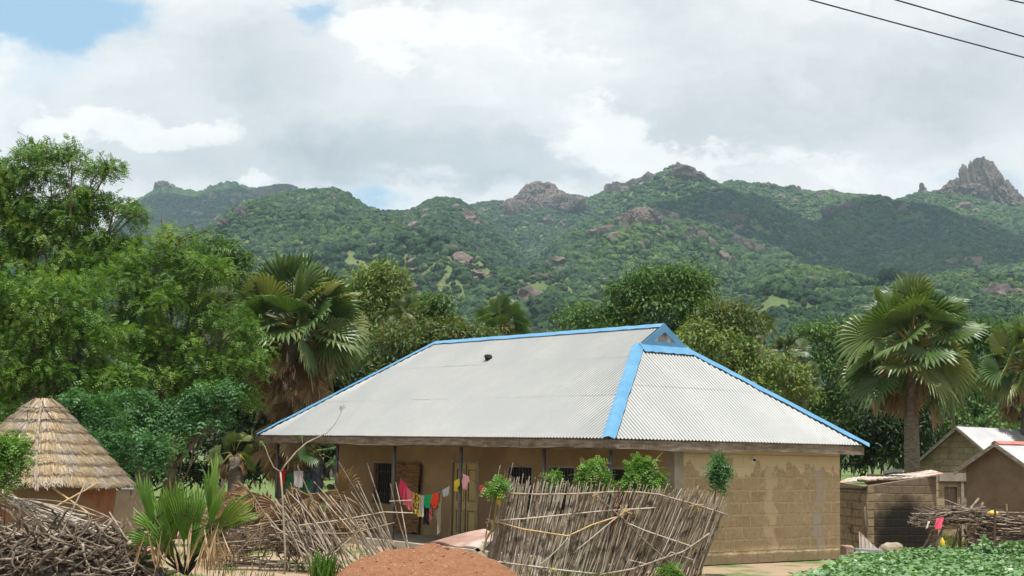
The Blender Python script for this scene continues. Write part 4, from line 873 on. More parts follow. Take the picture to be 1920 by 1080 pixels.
# ---------------------------------------------------------------- thatched hut
hc = PW(73, 900, 31.5); hx, hy = hc[0], 31.5; zpk = PW(75, 745, 31.5)[2]; RH = 170*31.5/F; zev = PW(75, 905, 31.5)[2]
hut = thing('thatched_hut', 'round red mud hut under a conical straw roof', 'hut', (hx, hy, 0))
mb = MB(); n = 40; V = []; rg = np.random.default_rng(2)
for zi, z in enumerate(np.linspace(0, zev+.25, 9)):
    for i in range(n): an = i*2*np.pi/n; r = 1.60+.02*math.sin(an*5+zi)+rg.normal(0, .008); V.append((hx+r*math.cos(an), hy+r*math.sin(an), z))
mb.add(V, [(j*n+i, j*n+(i+1) % n, (j+1)*n+(i+1) % n, (j+1)*n+i) for j in range(8) for i in range(n)]); mb.build('wall', mMud, hut, True)
def coner(t): return .16+ (RH-.16)*(t**.92)         # t 0 apex .. 1 eave
mb = MB(); V = []; nt = 14
for j in range(nt+1):
    t = j/nt
    for i in range(n): an = i*2*np.pi/n; V.append((hx+coner(t)*.97*math.cos(an), hy+coner(t)*.97*math.sin(an), zpk-.06-(zpk-zev)*t))
mb.add(V, [(j*n+i, j*n+(i+1) % n, (j+1)*n+(i+1) % n, (j+1)*n+i) for j in range(nt) for i in range(n)]); th = mb.build('roof', mThatch, hut, True)
# straw: thin slivers lying down the cone in courses
K = 70000; rg = np.random.default_rng(3); an = rg.uniform(0, 2*np.pi, K); crs = rg.integers(0, 8, K)+.45*(fbm(an*2.5, an*0+2, 4, 4)-.5)+rg.normal(0, .07, K); t0 = (crs+rg.random(K)**1.2)/8.2; t0 = np.clip(t0, 0, .93)
keep = rg.random(K) < (.25+.75*t0); t0 = t0[keep]; crs = crs[keep]; an = an[keep]; K = len(t0); ln = .07+.10*rg.random(K)
te = np.minimum(t0+ln, (crs+1)/8.2+.03+.012*rg.normal(size=K)); te = np.maximum(te, t0+.03)
lift0 = .02+.02*rg.random(K); lift1 = .030+.035*(te*8.2-crs)*rg.random(K)+.02*rg.random(K); an2 = an+rg.normal(0, .02, K)
def cpt(t, a, l): r = .16+(RH-.16)*np.clip(t, 0, 1.1)**.92+l*.6; return np.stack([hx+r*np.cos(a), hy+r*np.sin(a), zpk-(zpk-zev)*t-.05+l*.9], 1)
wdt = .0055*(1+rg.random(K)); tang = np.stack([-np.sin(an), np.cos(an), 0*an], 1)*wdt[:, None]
P0, P1 = cpt(t0, an, lift0), cpt(te, an2, lift1)
V = np.stack([P0-tang, P0+tang, P1+tang*.6, P1-tang*.6], 1).reshape(-1, 3)
mesh('straw', V, np.arange(K*4).reshape(K, 4), mThatch, th, np.clip(rg.beta(2, 2, K), 0, 1))
mb = MB()
for t_ in (.13, .27): mb.tube([cpt(np.array([t_+.01*math.sin(a*3)]), np.array([a]), np.array([.07]))[0] for a in np.linspace(0, 2*np.pi, 40)], .010, 4)
for k in range(9): a = k*.7; mb.tube([cpt(np.array([t_]), np.array([a+t_*1.5]), np.array([.07]))[0] for t_ in np.linspace(0, .26, 6)], .008, 4)
mb.build('binding_rope', mBrush, hut)
mb = MB(); a0 = -1.35
for k in range(2): mb.tube([cpt(np.array([t_]), np.array([a0+.02*k-.02*math.sin(t_*3)+.06*t_]), np.array([.10]))[0] for t_ in np.linspace(.04, 1.08, 8)], .018, 6, r=.9)
mb.build('roof_pole', mStick, hut)
mb = MB()
for p, q in (((95, 1000-88), (170, 965)), ((185, 905), (100, 952))): A_, B_ = PW(*p, 29.85), PW(*q, 29.80); mb.tube([A_, (A_+B_)/2, B_], .02, 6, r=.6)
mb.build('cross_poles', mStalkY, hut)

# ---------------------------------------------------------------- stalk and stick builders
def stalk(mb, p0, p1, r, rg, k=6, bend=.01, n=5, tone=None):
    p0, p1 = np.asarray(p0, float), np.asarray(p1, float); L = np.linalg.norm(p1-p0); off = rg.normal(0, bend*L, 3)
    pts = []; rr = []
    for i in range(n*2+1):
        q = i/(n*2); pts.append(p0*(1-q)+p1*q+off*math.sin(q*math.pi)); rr.append(r*(1.25 if i % 2 == 0 else .92)*(1-.35*q))
    mb.tube(pts, rr, k, r=rg.random() if tone is None else tone)
def branch(rg, c, d, L, r, bend=.12, twigs=1, tone=None):
    mb = MB(); P = [c-d*L/2]; dd = d.copy(); n = 6
    for i in range(n): dd = unit(dd+rg.normal(0, bend, 3)); P.append(P[-1]+dd*L/n)
    tn = rg.random() if tone is None else tone
    mb.tube(P, [r*(1-.6*i/n) for i in range(n+1)], 6, r=tn)
    for _ in range(twigs):
        j = int(rg.integers(2, n)); e = unit(dd+rg.normal(0, .6, 3)); mb.tube([P[j], P[j]+e*L*.15+rg.normal(0, .02, 3), P[j]+e*L*.28], [r*.5, r*.35, r*.15], 5, r=tn)
    return mb

# standing stalk fence in front of the house
fA, fB = PG(905, 1082), PG(1312, 1078); fA[1] = 28.35; fB[1] = 28.9; fA[0] = PW(910, 1080, 28.35)[0]; fB[0] = PW(1300, 1080, 28.9)[0]
fence = thing('stalk_fence', 'standing fence panel of dry stalks tied with cross poles', 'fence', (fA+fB)/2*np.array([1, 1, 0]))
rg = np.random.default_rng(44); mb = MB(); n = 440
topy = lambda q: np.interp(q, [0, .1, .3, .5, .7, .85, 1], [905, 905, 915, 918, 925, 930, 945])
botx = lambda q: 905+q*405
topx = lambda q: np.interp(q, [0, .08, .2, .5, .8, 1], [956, 966, 1020, 1160, 1300, 1352])
for i in range(n):
    q = (i+rg.random())/n; Y_ = 28.35+.55*q+rg.normal(0, .035)
    b_ = PW(botx(q)+rg.normal(0, 4), 1086, Y_); b_[2] = -.05+0*b_[2]; t_ = PW(topx(q)+rg.normal(0, 9), topy(q)+rg.normal(0, 9)+(35 if rg.random() < .18 else 0), Y_+.03)
    stalk(mb, b_, t_, .0112*rg.uniform(.7, 1.35), rg, tone=np.clip(rg.beta(2, 2)+.18*(q < .35), 0, 1), bend=.012)
for i in range(9):
    q = rg.random()*.05-.02; Y_ = 28.3; b_ = PW(915+rg.normal(0, 8), 1086, Y_); b_[2] = -.05; stalk(mb, b_, PW(938+i*3, 892+rg.normal(0, 10), Y_+.05), .012, rg)
mb.build('stalk_panel', mStalk, fence)
def rail(pts, Y_, r, m, name='cross_pole', par=None, tone=.8):
    mb = MB(); P = [PW(x, y, Y_-.03+.55*(x-905)/405) for x, y in pts]; Q = []
    for a, b in zip(P, P[1:]): Q += [a*(1-t)+b*t for t in (0, .33, .66)]
    Q.append(P[-1]); mb.tube(Q, [r*(1+.12*math.sin(i*2.3)) for i in range(len(Q))], 6, r=tone); return mb.build(name, m, par or fence, True)
YF = 28.27
rail([(955, 925), (1010, 927), (1080, 926), (1150, 922), (1200, 923), (1235, 927), (1300, 945), (1366, 966)], YF, .018, mStick, tone=1)
rail([(930, 976), (990, 972), (1060, 965), (1130, 958), (1180, 955), (1232, 952)], YF, .015, mStalk)
rail([(925, 976), (980, 992), (1065, 1005), (1110, 984), (1165, 966)], YF-.02, .015, mStalkY)
rail([(1075, 1037), (1120, 1000), (1150, 975), (1172, 958)], YF-.03, .013, mStalk)
rail([(1112, 925), (1165, 970), (1210, 1015), (1250, 1050), (1288, 1083)], YF-.04, .016, mStick, tone=.6)
rail([(1170, 978), (1210, 995), (1260, 1012), (1308, 1028)], YF-.03, .014, mStalk)
rail([(1125, 1078), (1190, 1066), (1240, 1048), (1280, 1035), (1310, 1015), (1330, 1000)], YF-.05, .019, mStick, tone=1)
rail([(920, 1052), (1000, 1062), (1060, 1070), (1120, 1076)], YF-.04, .017, mStalk)
rail([(1010, 1060), (1030, 1045), (1055, 1020), (1065, 1008)], YF-.03, .010, mStalk)
rail([(1180, 1050), (1230, 1062), (1258, 1035), (1300, 1050)], YF-.03, .009, mStalk)
for i, (x, y) in enumerate(((925, 977), (1170, 958), (1040, 1068), (1115, 928), (1305, 946))):
    mb = MB(); c = PW(x, y, YF-.06+.55*(x-905)/405)
    for k in range(7):
        d = unit(rg.normal(size=3)*np.array([1, .15, .7])); L_ = rg.uniform(.06, .17); mb.tube([c-d*L_*.5, c+np.array([0, -.025, 0]), c+d*L_+np.array([0, 0, -.03])], .006, 4, r=.9)
    mb.build('tie', mStalkY, fence)
# stub pole poking out at right
rail([(1344, 950), (1364, 949)], YF, .011, mStick)
# living stake at the fence's left end, with leaves
def leaftuft(t, name, c, R, m, seed, clump=60, per=9, L=.18, spray=4, cr=.09, droop=.5, extra=()):
    V, Fc, rn = leafcloud([(np.asarray(c), R)]+list(extra), clump, per, L, .02, seed, droop, cr, .55, .7, .35, spray); return mesh(name, V, Fc, m, t, rn)
def sapling(label, px, crown_px, Y_, R, seed, stem=None, m=mSap, **k):
    b_ = PW(px, 1080, Y_); b_[2] = -.02; c = PW(*crown_px, Y_); t = thing('sapling', label, 'sapling', b_, 'leafy saplings around the stalk fence'); mb = MB()
    pts = [b_]+([PW(x, y, Y_) for x, y in stem] if stem else [b_*.5+c*.5+np.array([.03, 0, 0])])+[c]
    mb.tube(pts, [.03-.018*i/(len(pts)-1) for i in range(len(pts))], 7)
    rg = np.random.default_rng(seed)
    for _ in range(8): e = c+rg.normal(0, 1, 3)*np.array(R)*.7; mb.tube([c-np.array([0, 0, R[2]*.6]), (c+e)/2, e], [.009, .006, .003], 4)
    mb.build('stem', noisy('green_bark', (.14, .14, .05), (.22, .21, .09), 6), t, True); R_ = np.array(R); leaftuft(t, 'leaves', c, R_*.78, m, seed, extra=[(c+R_*np.array([q1, 0, q2]), R_*q3) for q1, q2, q3 in ((-.62, -.45, .55), (.60, -.30, .6), (.15, .75, .5), (-.35, .45, .45), (.45, -.95, .45))], **k); return t
sapling('thin sapling tied to the left end of the stalk fence', 907, (932, 912), 28.15, (.14, .12, .09), 201, [(905, 1040), (912, 1010), (925, 990), (930, 950)], clump=40, per=7)
sapling('rounded sapling behind the fence before the second barred window', 1118, (1112, 892), 29.3, (.26, .24, .26), 202, clump=48)
sapling('bushiest sapling behind the middle of the fence', 1208, (1205, 890), 29.2, (.33, .3, .29), 203, clump=46)
sapling('narrow upright sapling against the block side wall', 1312, (1348, 882), 29.4, (.15, .14, .28), 204, clump=44, m=mGloss)
sapling('low green sprig at the foot of the stalk fence', 1256, (1257, 1075), 28.1, (.12, .1, .09), 205, clump=40)
sapling('small twiggy shoot rising behind the fence by the post', 1035, (1037, 895), 29.0, (.09, .08, .07), 206, clump=40, per=4)

# leaning broken stalk fence on the left of the mound
bf = thing('broken_stalk_fence', 'collapsed fence of long stalks leaning to the left', 'fence', PG(640, 1080))
rg = np.random.default_rng(45)
LS = [((640, 1075), (560, 880)), ((735, 1040), (637, 870)), ((745, 1020), (690, 875)), ((745, 1025), (660, 925)), ((700, 1050), (590, 905)), ((705, 1045), (600, 930)), ((720, 1045), (625, 905)), ((720, 1040), (615, 925)), ((760, 1020), (672, 915)), ((740, 1010), (670, 900)), ((750, 1010), (680, 960)), ((775, 1020), (730, 900)), ((770, 1022), (742, 905)), ((640, 1060), (500, 945)), ((650, 1070), (500, 980)), ((620, 1070), (515, 935)),
      ((600, 1075), (530, 925)), ((590, 1070), (545, 905)), ((600, 1080), (555, 925)), ((580, 1085), (560, 915)), ((590, 1085), (572, 930)), ((640, 1085), (590, 960)), ((665, 1075), (580, 945)), ((690, 1070), (570, 955)), ((660, 1085), (545, 950)), ((700, 1060), (630, 950)), ((690, 1060), (645, 940)), ((720, 1050), (655, 945)), ((730, 1035), (668, 940)), ((755, 1015), (700, 930)), ((650, 1080), (600, 975)), ((630, 1080), (495, 960))]
for i in range(26):
    x = rg.uniform(560, 760); h = rg.uniform(70, 150); LS.append(((x, 1040+rg.uniform(0, 45)), (x-h*rg.uniform(.35, .75), 1050-h+rg.uniform(-5, 25))))
for (b, t_) in LS[:72]:
    mb = MB(); Y_ = 28.3+rg.uniform(-.25, .35); p0 = PW(*b, Y_); p0[2] = min(p0[2], .25); p1 = PW(*t_, Y_+rg.uniform(-.15, .25)); p1 = p1+(p1-p0)*rg.uniform(-.05, .05)
    stalk(mb, p0, p1, .0145*rg.uniform(.8, 1.25), rg, bend=.02, tone=rg.beta(2.2, 1.5)); mb.build('stalk', mStalk, bf)
for pts in ([(560, 985), (640, 975), (720, 960), (775, 962)], [(600, 1000), (660, 1000), (740, 980)], [(600, 1050), (680, 985)], [(690, 1030), (655, 985)], [(560, 1020), (600, 1060), (690, 980)], [(730, 940), (772, 938)]):
    mb = MB(); Q = [PW(x, y, 28.1) for x, y in pts]
    if len(Q) == 2: Q.insert(1, (Q[0]+Q[1])/2)
    mb.tube(Q, .011, 5, r=rg.random()); mb.build('cross_stalk', mStalk, bf)
# fallen grey stalks leaning left of the hut and behind the firewood
bundle = thing('stalk_bundle', 'grey stalks slanting down in front of the mud hut', 'stalks', PG(90, 1040))
for i in range(46):
    k = i % 3; mb = MB()
    a, b = [((-10+rg.uniform(-10, 20), 905+rg.uniform(0, 40)), (130+rg.uniform(-30, 60), 990+rg.uniform(-15, 30))), ((5+rg.uniform(0, 30), 935+rg.uniform(-10, 20)), (160+rg.uniform(-20, 70), 975+rg.uniform(-10, 20))), ((-20, 950+rg.uniform(0, 60)), (60+rg.uniform(0, 40), 1030+rg.uniform(-10, 30)))][k]
    stalk(mb, PW(*b, 27.8+rg.uniform(-.2, .2)), PW(*a, 28.4+rg.uniform(-.3, .3)), .014, rg, bend=.03, tone=rg.random()*.7+.3); mb.build('stalk', mStalk, bundle)

# firewood heap
core_c = PG(130, 1080); cx_, cy_ = PW(125, 1080, 26.9)[0], 26.9
hw_, hh = 1.75, .84
def heapz(x, y): q = ((x-cx_)/hw_)**2+((y-cy_)/1.3)**2; return hh*max(0., 1-q)**.55*(1-.12*((x-cx_)/hw_))
V = []; n = 40
for i in range(n+1):
    for j in range(n+1):
        x = cx_+hw_*1.02*(2*i/n-1); y = cy_+1.32*(2*j/n-1); V.append((x, y, heapz(x, y)*.86-.02+.05*fbm(np.array([x*5]), np.array([y*5]), 3)[0]))
mb = MB(); mb.add(V, [(i*(n+1)+j, (i+1)*(n+1)+j, (i+1)*(n+1)+j+1, i*(n+1)+j+1) for i in range(n) for j in range(n)])
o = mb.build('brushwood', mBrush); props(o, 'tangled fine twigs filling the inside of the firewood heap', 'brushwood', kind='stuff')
rg = np.random.default_rng(46)
for i in range(290):
    x = cx_+rg.uniform(-1, 1)*hw_*.98; y = cy_-abs(rg.normal(0, .8)); y = max(y, cy_-1.25); z = heapz(x, y)*rg.uniform(.86, 1.02)
    if i % 5 < 3: z = hh*.98*rg.random()**.8; y = cy_-1.3*math.sqrt(max(.02, 1-(z/hh)**(1/.55)-((x-cx_)/hw_)**2))-.03
    d = unit(np.array([rg.normal(0, 1), rg.normal(0, .35), rg.normal(0, .38)])); z += .03
    L_ = rg.uniform(.35, 1.05); mb = branch(rg, np.array([x, y, max(.05, z)]), d, L_, rg.uniform(.014, .040)*(1.2 if L_ < .6 else .9), .20, int(rg.integers(0, 3)))
    o = mb.build('branch', mStick, None, True); props(o, 'crooked bare branch lying in the firewood heap', 'branch', 'branches heaped as firewood')
for i, (a, b, lab) in enumerate((((160, 905), (85, 1080), 'long thin bare pole standing up out of the firewood heap'), ((205, 960), (265, 1040), 'short bent grey pole leaning right in front of the hut'))):
    A_, B_ = PW(*b, 26.2), PW(*a, 26.4); mb = MB(); mb.tube([A_, A_*.6+B_*.4+rg.normal(0, .04, 3), B_], [.026, .02, .012], 6, r=.8); o = mb.build('pole', mStick, None, True); props(o, lab, 'pole')

# young fan palm in the foreground
b0 = PG(345, 1080); b0 = PW(345, 1080, 26.4); b0[2] = 0
yp = thing('young_palm', 'young stemless fan palm with upright green leaves in front of the hut', 'palm tree', b0)
V, Fs, Rn = [], [], []; dV, dF, dR = [], [], []; st = MB(); rg = np.random.default_rng(47)
for (hx_, hy_, tx_, ty_, span, sg, tn) in ((400, 985, 405, 835, 15, 5, .55), (312, 1010, 300, 905, 30, 9, .3), (325, 1015, 322, 885, 34, 10, .55), (365, 1020, 368, 905, 30, 9, .35), (410, 1000, 490, 945, 24, 6, .5), (385, 1000, 425, 900, 22, 6, .6), (330, 1050, 270, 960, 46, 11, .2), (365, 1010, 378, 900, 26, 8, .6), (300, 1020, 225, 1000, 40, 8, .3), (345, 1020, 343, 893, 42, 13, .5), (290, 1000, 262, 868, 22, 7, .3), (395, 1000, 478, 922, 34, 8, .7), (396, 990, 386, 862, 12, 4, .4), (350, 1050, 400, 965, 60, 12, .15), (300, 1000, 240, 955, 30, 5, .4), (385, 985, 470, 952, 20, 4, .6), (290, 1035, 250, 1075, 30, 7, .1)):
    h = PW(hx_, hy_, 26.3+rg.uniform(-.2, .2)); tp = PW(tx_, ty_, 26.3+rg.uniform(-.35, .35)); d = tp-h; R_ = np.linalg.norm(d)
    d = unit(d); up = unit(np.array([rg.normal(0, .3), -1, .25])); up = unit(up-d*np.dot(up, d))
    fan((V, Fs, Rn), h, d, up, R_, sg, rad(span), rg, droop=.10, split=.55, tone=tn, fold=.15)
    st.tube([b0+np.array([0, 0, .1]), (b0+h)/2+rg.normal(0, .03, 3), h], [.03, .02, .014], 6)
for i in range(46):
    x = rg.choice([rg.uniform(265, 330), rg.uniform(385, 415), rg.uniform(255, 420)]); h = PW(x, rg.uniform(975, 1010), 26.2+rg.uniform(-.3, .1)); d = unit(np.array([rg.normal(0, .30), -.1, -1])); up = unit(np.array([rg.normal(0, .6), -1, 0])); up = unit(up-d*np.dot(up, d))
    fan((dV, dF, dR), h, d, up, rg.uniform(.4, .95), 2, rad(rg.uniform(4, 9)), rg, droop=.02, split=.5, tone=rg.uniform(.3, 1), fold=.5)
for i in range(5):
    x = 280+i*25; h = PW(x, 985+rg.uniform(0, 20), 26.2); mbp = [h, PW(x+rg.uniform(20, 60), 960+rg.uniform(-15, 20), 26.1), PW(x+rg.uniform(60, 110), 985+rg.uniform(0, 20), 26.0)]; st.tube(mbp, [.012, .009, .004], 5)
for p, q in (((400, 990), (345, 1075)), ((425, 985), (350, 1078))): st.tube([PW(*q, 26.3), (PW(*p, 26.3)+PW(*q, 26.3))/2, PW(*p, 26.3)], .028, 6)
mesh('leaves', np.vstack(V), clean(Fs), mPalmY, yp, Rn); mesh('dead_leaves', np.vstack(dV), clean(dF), mDead, yp, dR); st.build('leaf_stalks', mBrush, yp, True)

# dried palm-leaf hedge between young palm and veranda
hd = thing('palm_leaf_screen', 'low screen of dried brown palm leaves beside the young palm', 'screen', PW(520, 1080, 29.5)*np.array([1, 1, 0]))
dV, dF, dR = [], [], []; rg = np.random.default_rng(48)
for i in range(100):
    x = rg.uniform(395, 640); y = rg.uniform(915, 1000); h = PW(x, y, 29.6+rg.uniform(-.3, .4)); d = unit(np.array([rg.normal(0, .7), -.15, rg.normal(-.55, .5)])); up = unit(np.array([rg.normal(0, .5), -1, .2])); up = unit(up-d*np.dot(up, d))
    fan((dV, dF, dR), h, d, up, rg.uniform(.35, .75), 10, rad(rg.uniform(40, 110)), rg, droop=.15, split=.45, tone=rg.uniform(.0, .45), fold=.5)
mesh('dried_leaves', np.vstack(dV), clean(dF), mDead, hd, dR)
mb = MB()
for i in range(60):
    x = rg.uniform(400, 560); y = rg.uniform(985, 1060); h = PW(x, y, 28.8+rg.uniform(-.3, .3)); e = PW(x+rg.uniform(50, 130), y+rg.normal(-5, 12), 28.8); mb.tube([h, (h+e)/2+rg.normal(0, .03, 3), e], [.012, .012, .006], 5, r=rg.random())
for i in range(40):
    x = rg.uniform(400, 620); mb.tube([PW(x+rg.normal(0, 20), 1075, 28.6), PW(x, 1040, 28.7), PW(x+rg.normal(0, 30), 990, 28.7)], .012, 5, r=rg.random())
mb.build('woven_sticks', mStick, hd)
# bare forked sapling
fs_ = thing('bare_sapling', 'pale leafless forked sapling crossing the left eave of the roof', 'sapling', PW(532, 1080, 28.0)*np.array([1, 1, 0]))
mb = MB(); P_ = lambda l: [PW(x, y, 28.0) for x, y in l]
mb.tube(P_([(533, 1084), (535, 1040), (533, 1000), (531, 960), (529, 920), (526, 885)]), [.02, .02, .02, .019, .018, .017], 8)
mb.tube(P_([(526, 885), (535, 872), (555, 848), (575, 830), (598, 819), (612, 812), (626, 798), (635, 783), (642, 766)]), [.017, .016, .015, .013, .012, .010, .008, .006, .004], 7)
mb.tube(P_([(526, 885), (513, 876), (503, 855), (497, 838), (491, 829)]), [.014, .011, .009, .007, .004], 6)
for p, q in (((642, 766), (648, 763)), ((642, 770), (636, 766)), ((593, 820), (592, 808)), ((568, 835), (566, 818)), ((491, 829), (487, 827))): A_, B_ = PW(*p, 28), PW(*q, 28); mb.tube([A_, (A_+B_)/2, B_], .005, 4)
mb.build('stem', noisy('pale_bark', (.26, .225, .16), (.38, .34, .26), 5), fs_, True)
leaftuft(fs_, 'buds', PW(642, 765, 28), (.05, .04, .03), mSap, 77, clump=40, per=5, L=.05, cr=.03, extra=[(PW(567, 820, 28), (.04, .03, .03)), (PW(491, 829, 28), (.03, .03, .02))])

# laterite mound
ms = PW(785, 1080, 26.6); mx, my = ms[0], 26.9
V = []; n = 110
def moundz(x, y):
    q = np.sqrt(((x-mx)/1.85)**2+((y-my)/1.6)**2); return np.where(q < 1, .50*(1-q**2)**.9*2, 0)
top_target = PW(785, 1028, 26.7)[2]
xs = np.linspace(mx-2.2, mx+2.4, n); ys = np.linspace(my-1.9, my+1.9, n); XX, YY = np.meshgrid(xs, ys)
q = np.sqrt(((XX-mx-.1*(XX > mx))/(np.where(XX > mx, 1.85, 1.6)))**2+((YY-my)/1.7)**2)
ZZ = top_target*np.clip(1-q**1.9, 0, 1)**.75+(fbm(XX*2.2, YY*2.2, 5, 5)-.5)*.36*np.clip(1.1-q, 0, 1)+(fbm(XX*9, YY*9, 6, 4, True)-.5)*.11-.04
ii = (np.arange(n-1)[:, None]*n+np.arange(n-1)[None, :]).ravel()
o = mesh('soil_mound', np.stack([XX, YY, ZZ], -1).reshape(-1, 3), np.stack([ii, ii+1, ii+1+n, ii+n], 1), mSoil, smooth=True); props(o, 'heap of orange laterite soil dumped before the veranda', 'soil heap')
rg = np.random.default_rng(49); mb = MB(); V2_, F2_ = ico(1)
for i in range(1100):
    i_, j_ = int(rg.integers(8, n-8)), int(np.clip(rg.normal(52, 16), 4, n-5)); 
    if ZZ[i_, j_] < .1: continue
    mb.add(V2_*rg.uniform(.003, .012)*np.array([1, 1, .6])*rg.uniform(.6, 1.4, (1, 3))+np.array([XX[i_, j_]+rg.normal(0, .02), YY[i_, j_]+rg.normal(0, .02), ZZ[i_, j_]+.003]), F2_, rg.random())
for i in range(130):
    i_, j_ = int(rg.integers(6, n-6)), int(rg.integers(4, n-4))
    if ZZ[i_, j_] < .03: continue
    k_ = rg.uniform(.008, .03)*(1 if rg.random() < .8 else 1.5)
    mb.add(lumpy(V2_, .4, 2, i)*k_*np.array([1, 1, .7])+np.array([XX[i_, j_], YY[i_, j_], ZZ[i_, j_]+k_*.2]), F2_, rg.random()*.25)
o = mb.build('gravel', mat('pebbles', lambda g, P, O: g.ramp(attr(g), [(0, (.20, .085, .04)), (.25, (.30, .14, .07)), (.55, (.42, .25, .15)), (1, (.58, .50, .42))]), rough=.9)); props(o, 'pale pebbles scattered over the orange soil heap', 'gravel', kind='stuff')
# warped metal sheet lying behind the mound
mb = MB(); V = []; n = 14; c00, c10, c11, c01 = PW(802, 1018, 28.9), PW(905, 1033, 28.3), PW(945, 985, 29.0), PW(900, 1000, 29.9)
for i in range(n+1):
    for j in range(7):
        s_, t_ = i/n, j/6; p = (c00*(1-s_)+c10*s_)*(1-t_)+(c01*(1-s_)+c11*s_)*t_; V.append(p+np.array([0, 0, .05*math.sin(s_*3+t_*2)+.035*math.sin(s_*9)]))
V = np.array(V); Fs = [(i*7+j, (i+1)*7+j, (i+1)*7+j+1, i*7+j+1) for i in range(n) for j in range(6)]; mb.add(V, Fs); mb.add(V-np.array([0, 0, .012]), [f[::-1] for f in Fs])
rim = [i*7 for i in range(n+1)]; mb.add(np.vstack([V[rim], V[rim]-np.array([0, 0, .03])]), [(i, i+1, n+2+i, n+1+i) for i in range(n)])
o = mb.build('metal_sheet', mRustR); props(o, 'warped reddish metal sheet lying between mound and fence', 'metal sheet')
for a, b, lab in (((888, 1033), (906, 1028), 'short pale board end beside the warped sheet'), ((893, 1028), (912, 1050), 'pale plank propped against the fence stake')):
    A_, B_ = PW(*a, 28.0), PW(*b, 28.0); mb = MB(); u_ = unit(B_-A_); w_ = unit(np.cross(u_, [0, 1, 0]))*.035; k_ = np.array([0, .05, 0]); mb.hexa([A_-w_, B_-w_, B_-w_+k_, A_-w_+k_, A_+w_, B_+w_, B_+w_+k_, A_+w_+k_]); o = mb.build('plank', noisy('pale_wood', (.42, .37, .28), (.52, .47, .38), 6)); props(o, lab, 'plank')

# ---------------------------------------------------------------- right: burnt shed
def frame_at(P0, ang):
    u = np.array([math.cos(ang), math.sin(ang), 0]); v = np.array([-math.sin(ang), math.cos(ang), 0]); return lambda a, b, z: tuple(P0*np.array([1, 1, 0])+u*a+v*b+np.array([0, 0, z]))
S0 = PW(1626, 1030, 38.2); S1 = PW(1757, 1030, 38.9); ang = math.atan2(S1[1]-S0[1], S1[0]-S0[0]); sl_ = float(np.linalg.norm((S1-S0)[:2])); fr = frame_at(S0, ang)
shed = thing('shed', 'low earth block shed with a soot blackened front wall', 'shed', (S0[0], S0[1], 0))
zl, zr_ = PW(1626, 912, 38.2)[2], PW(1757, 892, 38.9)[2]
mShed = blocks('shed_blocks', .40, .215, (.215, .155, .095), (.275, .205, .125), (.33, .255, .16), msize=.022, soot=(float(S0[0])+1.05, 0, .35, .95), axis=(1, .3), bs=1.)
mShed2 = blocks('shed_side_blocks', .42, .215, (.23, .185, .11), (.30, .24, .15), (.10, .075, .05), msize=.02, axis=(.2, 1.), bs=1.)
mb = MB(); mb.hexa([fr(0, 0, -.05), fr(sl_, 0, -.05), fr(sl_, .2, -.05), fr(0, .2, -.05), fr(0, 0, zl), fr(sl_, 0, zr_), fr(sl_, .2, zr_), fr(0, .2, zl)]); mb.build('front_wall', mShed, shed)
mb = MB(); mb.box(sl_-.2, sl_-.003, .202, 3., -.05, zr_-.02, fr); mb.build('end_wall', mShed2, shed)
# side wall running back left towards the main house
S2 = PW(1560, 1030, 40.2); fr2 = frame_at(S0, math.atan2(S2[1]-S0[1], S2[0]-S0[0])); l2 = float(np.linalg.norm((S2-S0)[:2]))
mb = MB(); mb.hexa([fr2(.003, -.2, -.05), fr2(l2, -.2, -.05), fr2(l2, 0, -.05), fr2(.003, 0, -.05), fr2(.003, -.2, zl-.005), fr2(l2, -.2, zl+.08), fr2(l2, 0, zl+.08), fr2(.003, 0, zl-.005)]); mb.build('side_wall', mShed2, shed)
# loose roof sheets
mb = MB(); A_ = PW(1566, 906, 40.0); B_ = PW(1770, 889, 38.6); D_ = PW(1745, 885, 41.5); E_ = PW(1590, 900, 42.5)
V = []; n = 60
for i in range(n+1):
    s_ = i/n; p = A_*(1-s_)+B_*s_; q_ = E_*(1-s_)+D_*s_; w = .007*math.sin(i*1.9)+.02*math.sin(s_*7); V += [p+np.array([0, 0, w-.006*(i % 9 == 0)]), p*.5+q_*.5+np.array([0, 0, w+.03]), q_+np.array([0, 0, w+.05])]
V = np.array(V); Fs = [(3*i+j, 3*i+3+j, 3*i+4+j, 3*i+1+j) for i in range(n) for j in range(2)]; mb.add(V, Fs); mb.add(V-np.array([0, 0, .012]), [f[::-1] for f in Fs]); mb.add(np.vstack([V[::3], V[::3]-np.array([0, 0, .03])]), [(i, i+1, n+2+i, n+1+i) for i in range(n)])
mb.build('roof', mRust, shed)
mb = MB(); mb.tube([PW(1570, 915, 39.9), PW(1620, 916, 38.3), PW(1626, 913, 38.15)], .035, 6); mb.build('roof_beam', mBrush, shed)
for lab, px, py, sx, sz in (('flat stone weighing down the left part of the shed roof', 1616, 900, .13, .05), ('smaller stone near the middle of the shed roof', 1651, 899, .09, .045)):
    c = PW(px, py, 39.3); o = mesh('stone', lumpy(ico(2)[0], .25, 1.5, int(px))*np.array([sx, sx, sz])+c, ico(2)[1], mBoul, smooth=True); props(o, lab, 'stone', 'stones weighing down the shed roof')
mb = MB()
for k in range(5): A_, B_ = PW(1657, 892-k*.8, 39.3+k*.12), PW(1692, 889-k*.8, 39.3+k*.12); mb.tube([A_+np.array([0, 0, .05]), (A_+B_)/2+np.array([0, 0, .07]), B_+np.array([0, 0, .05])], .045, 6)
o = mb.build('tarp_roll', noisy('black_plastic', (.02, .021, .025), (.05, .05, .055), 4, rough=.4)); props(o, 'folded black plastic sheet lying on the shed roof', 'plastic sheet')
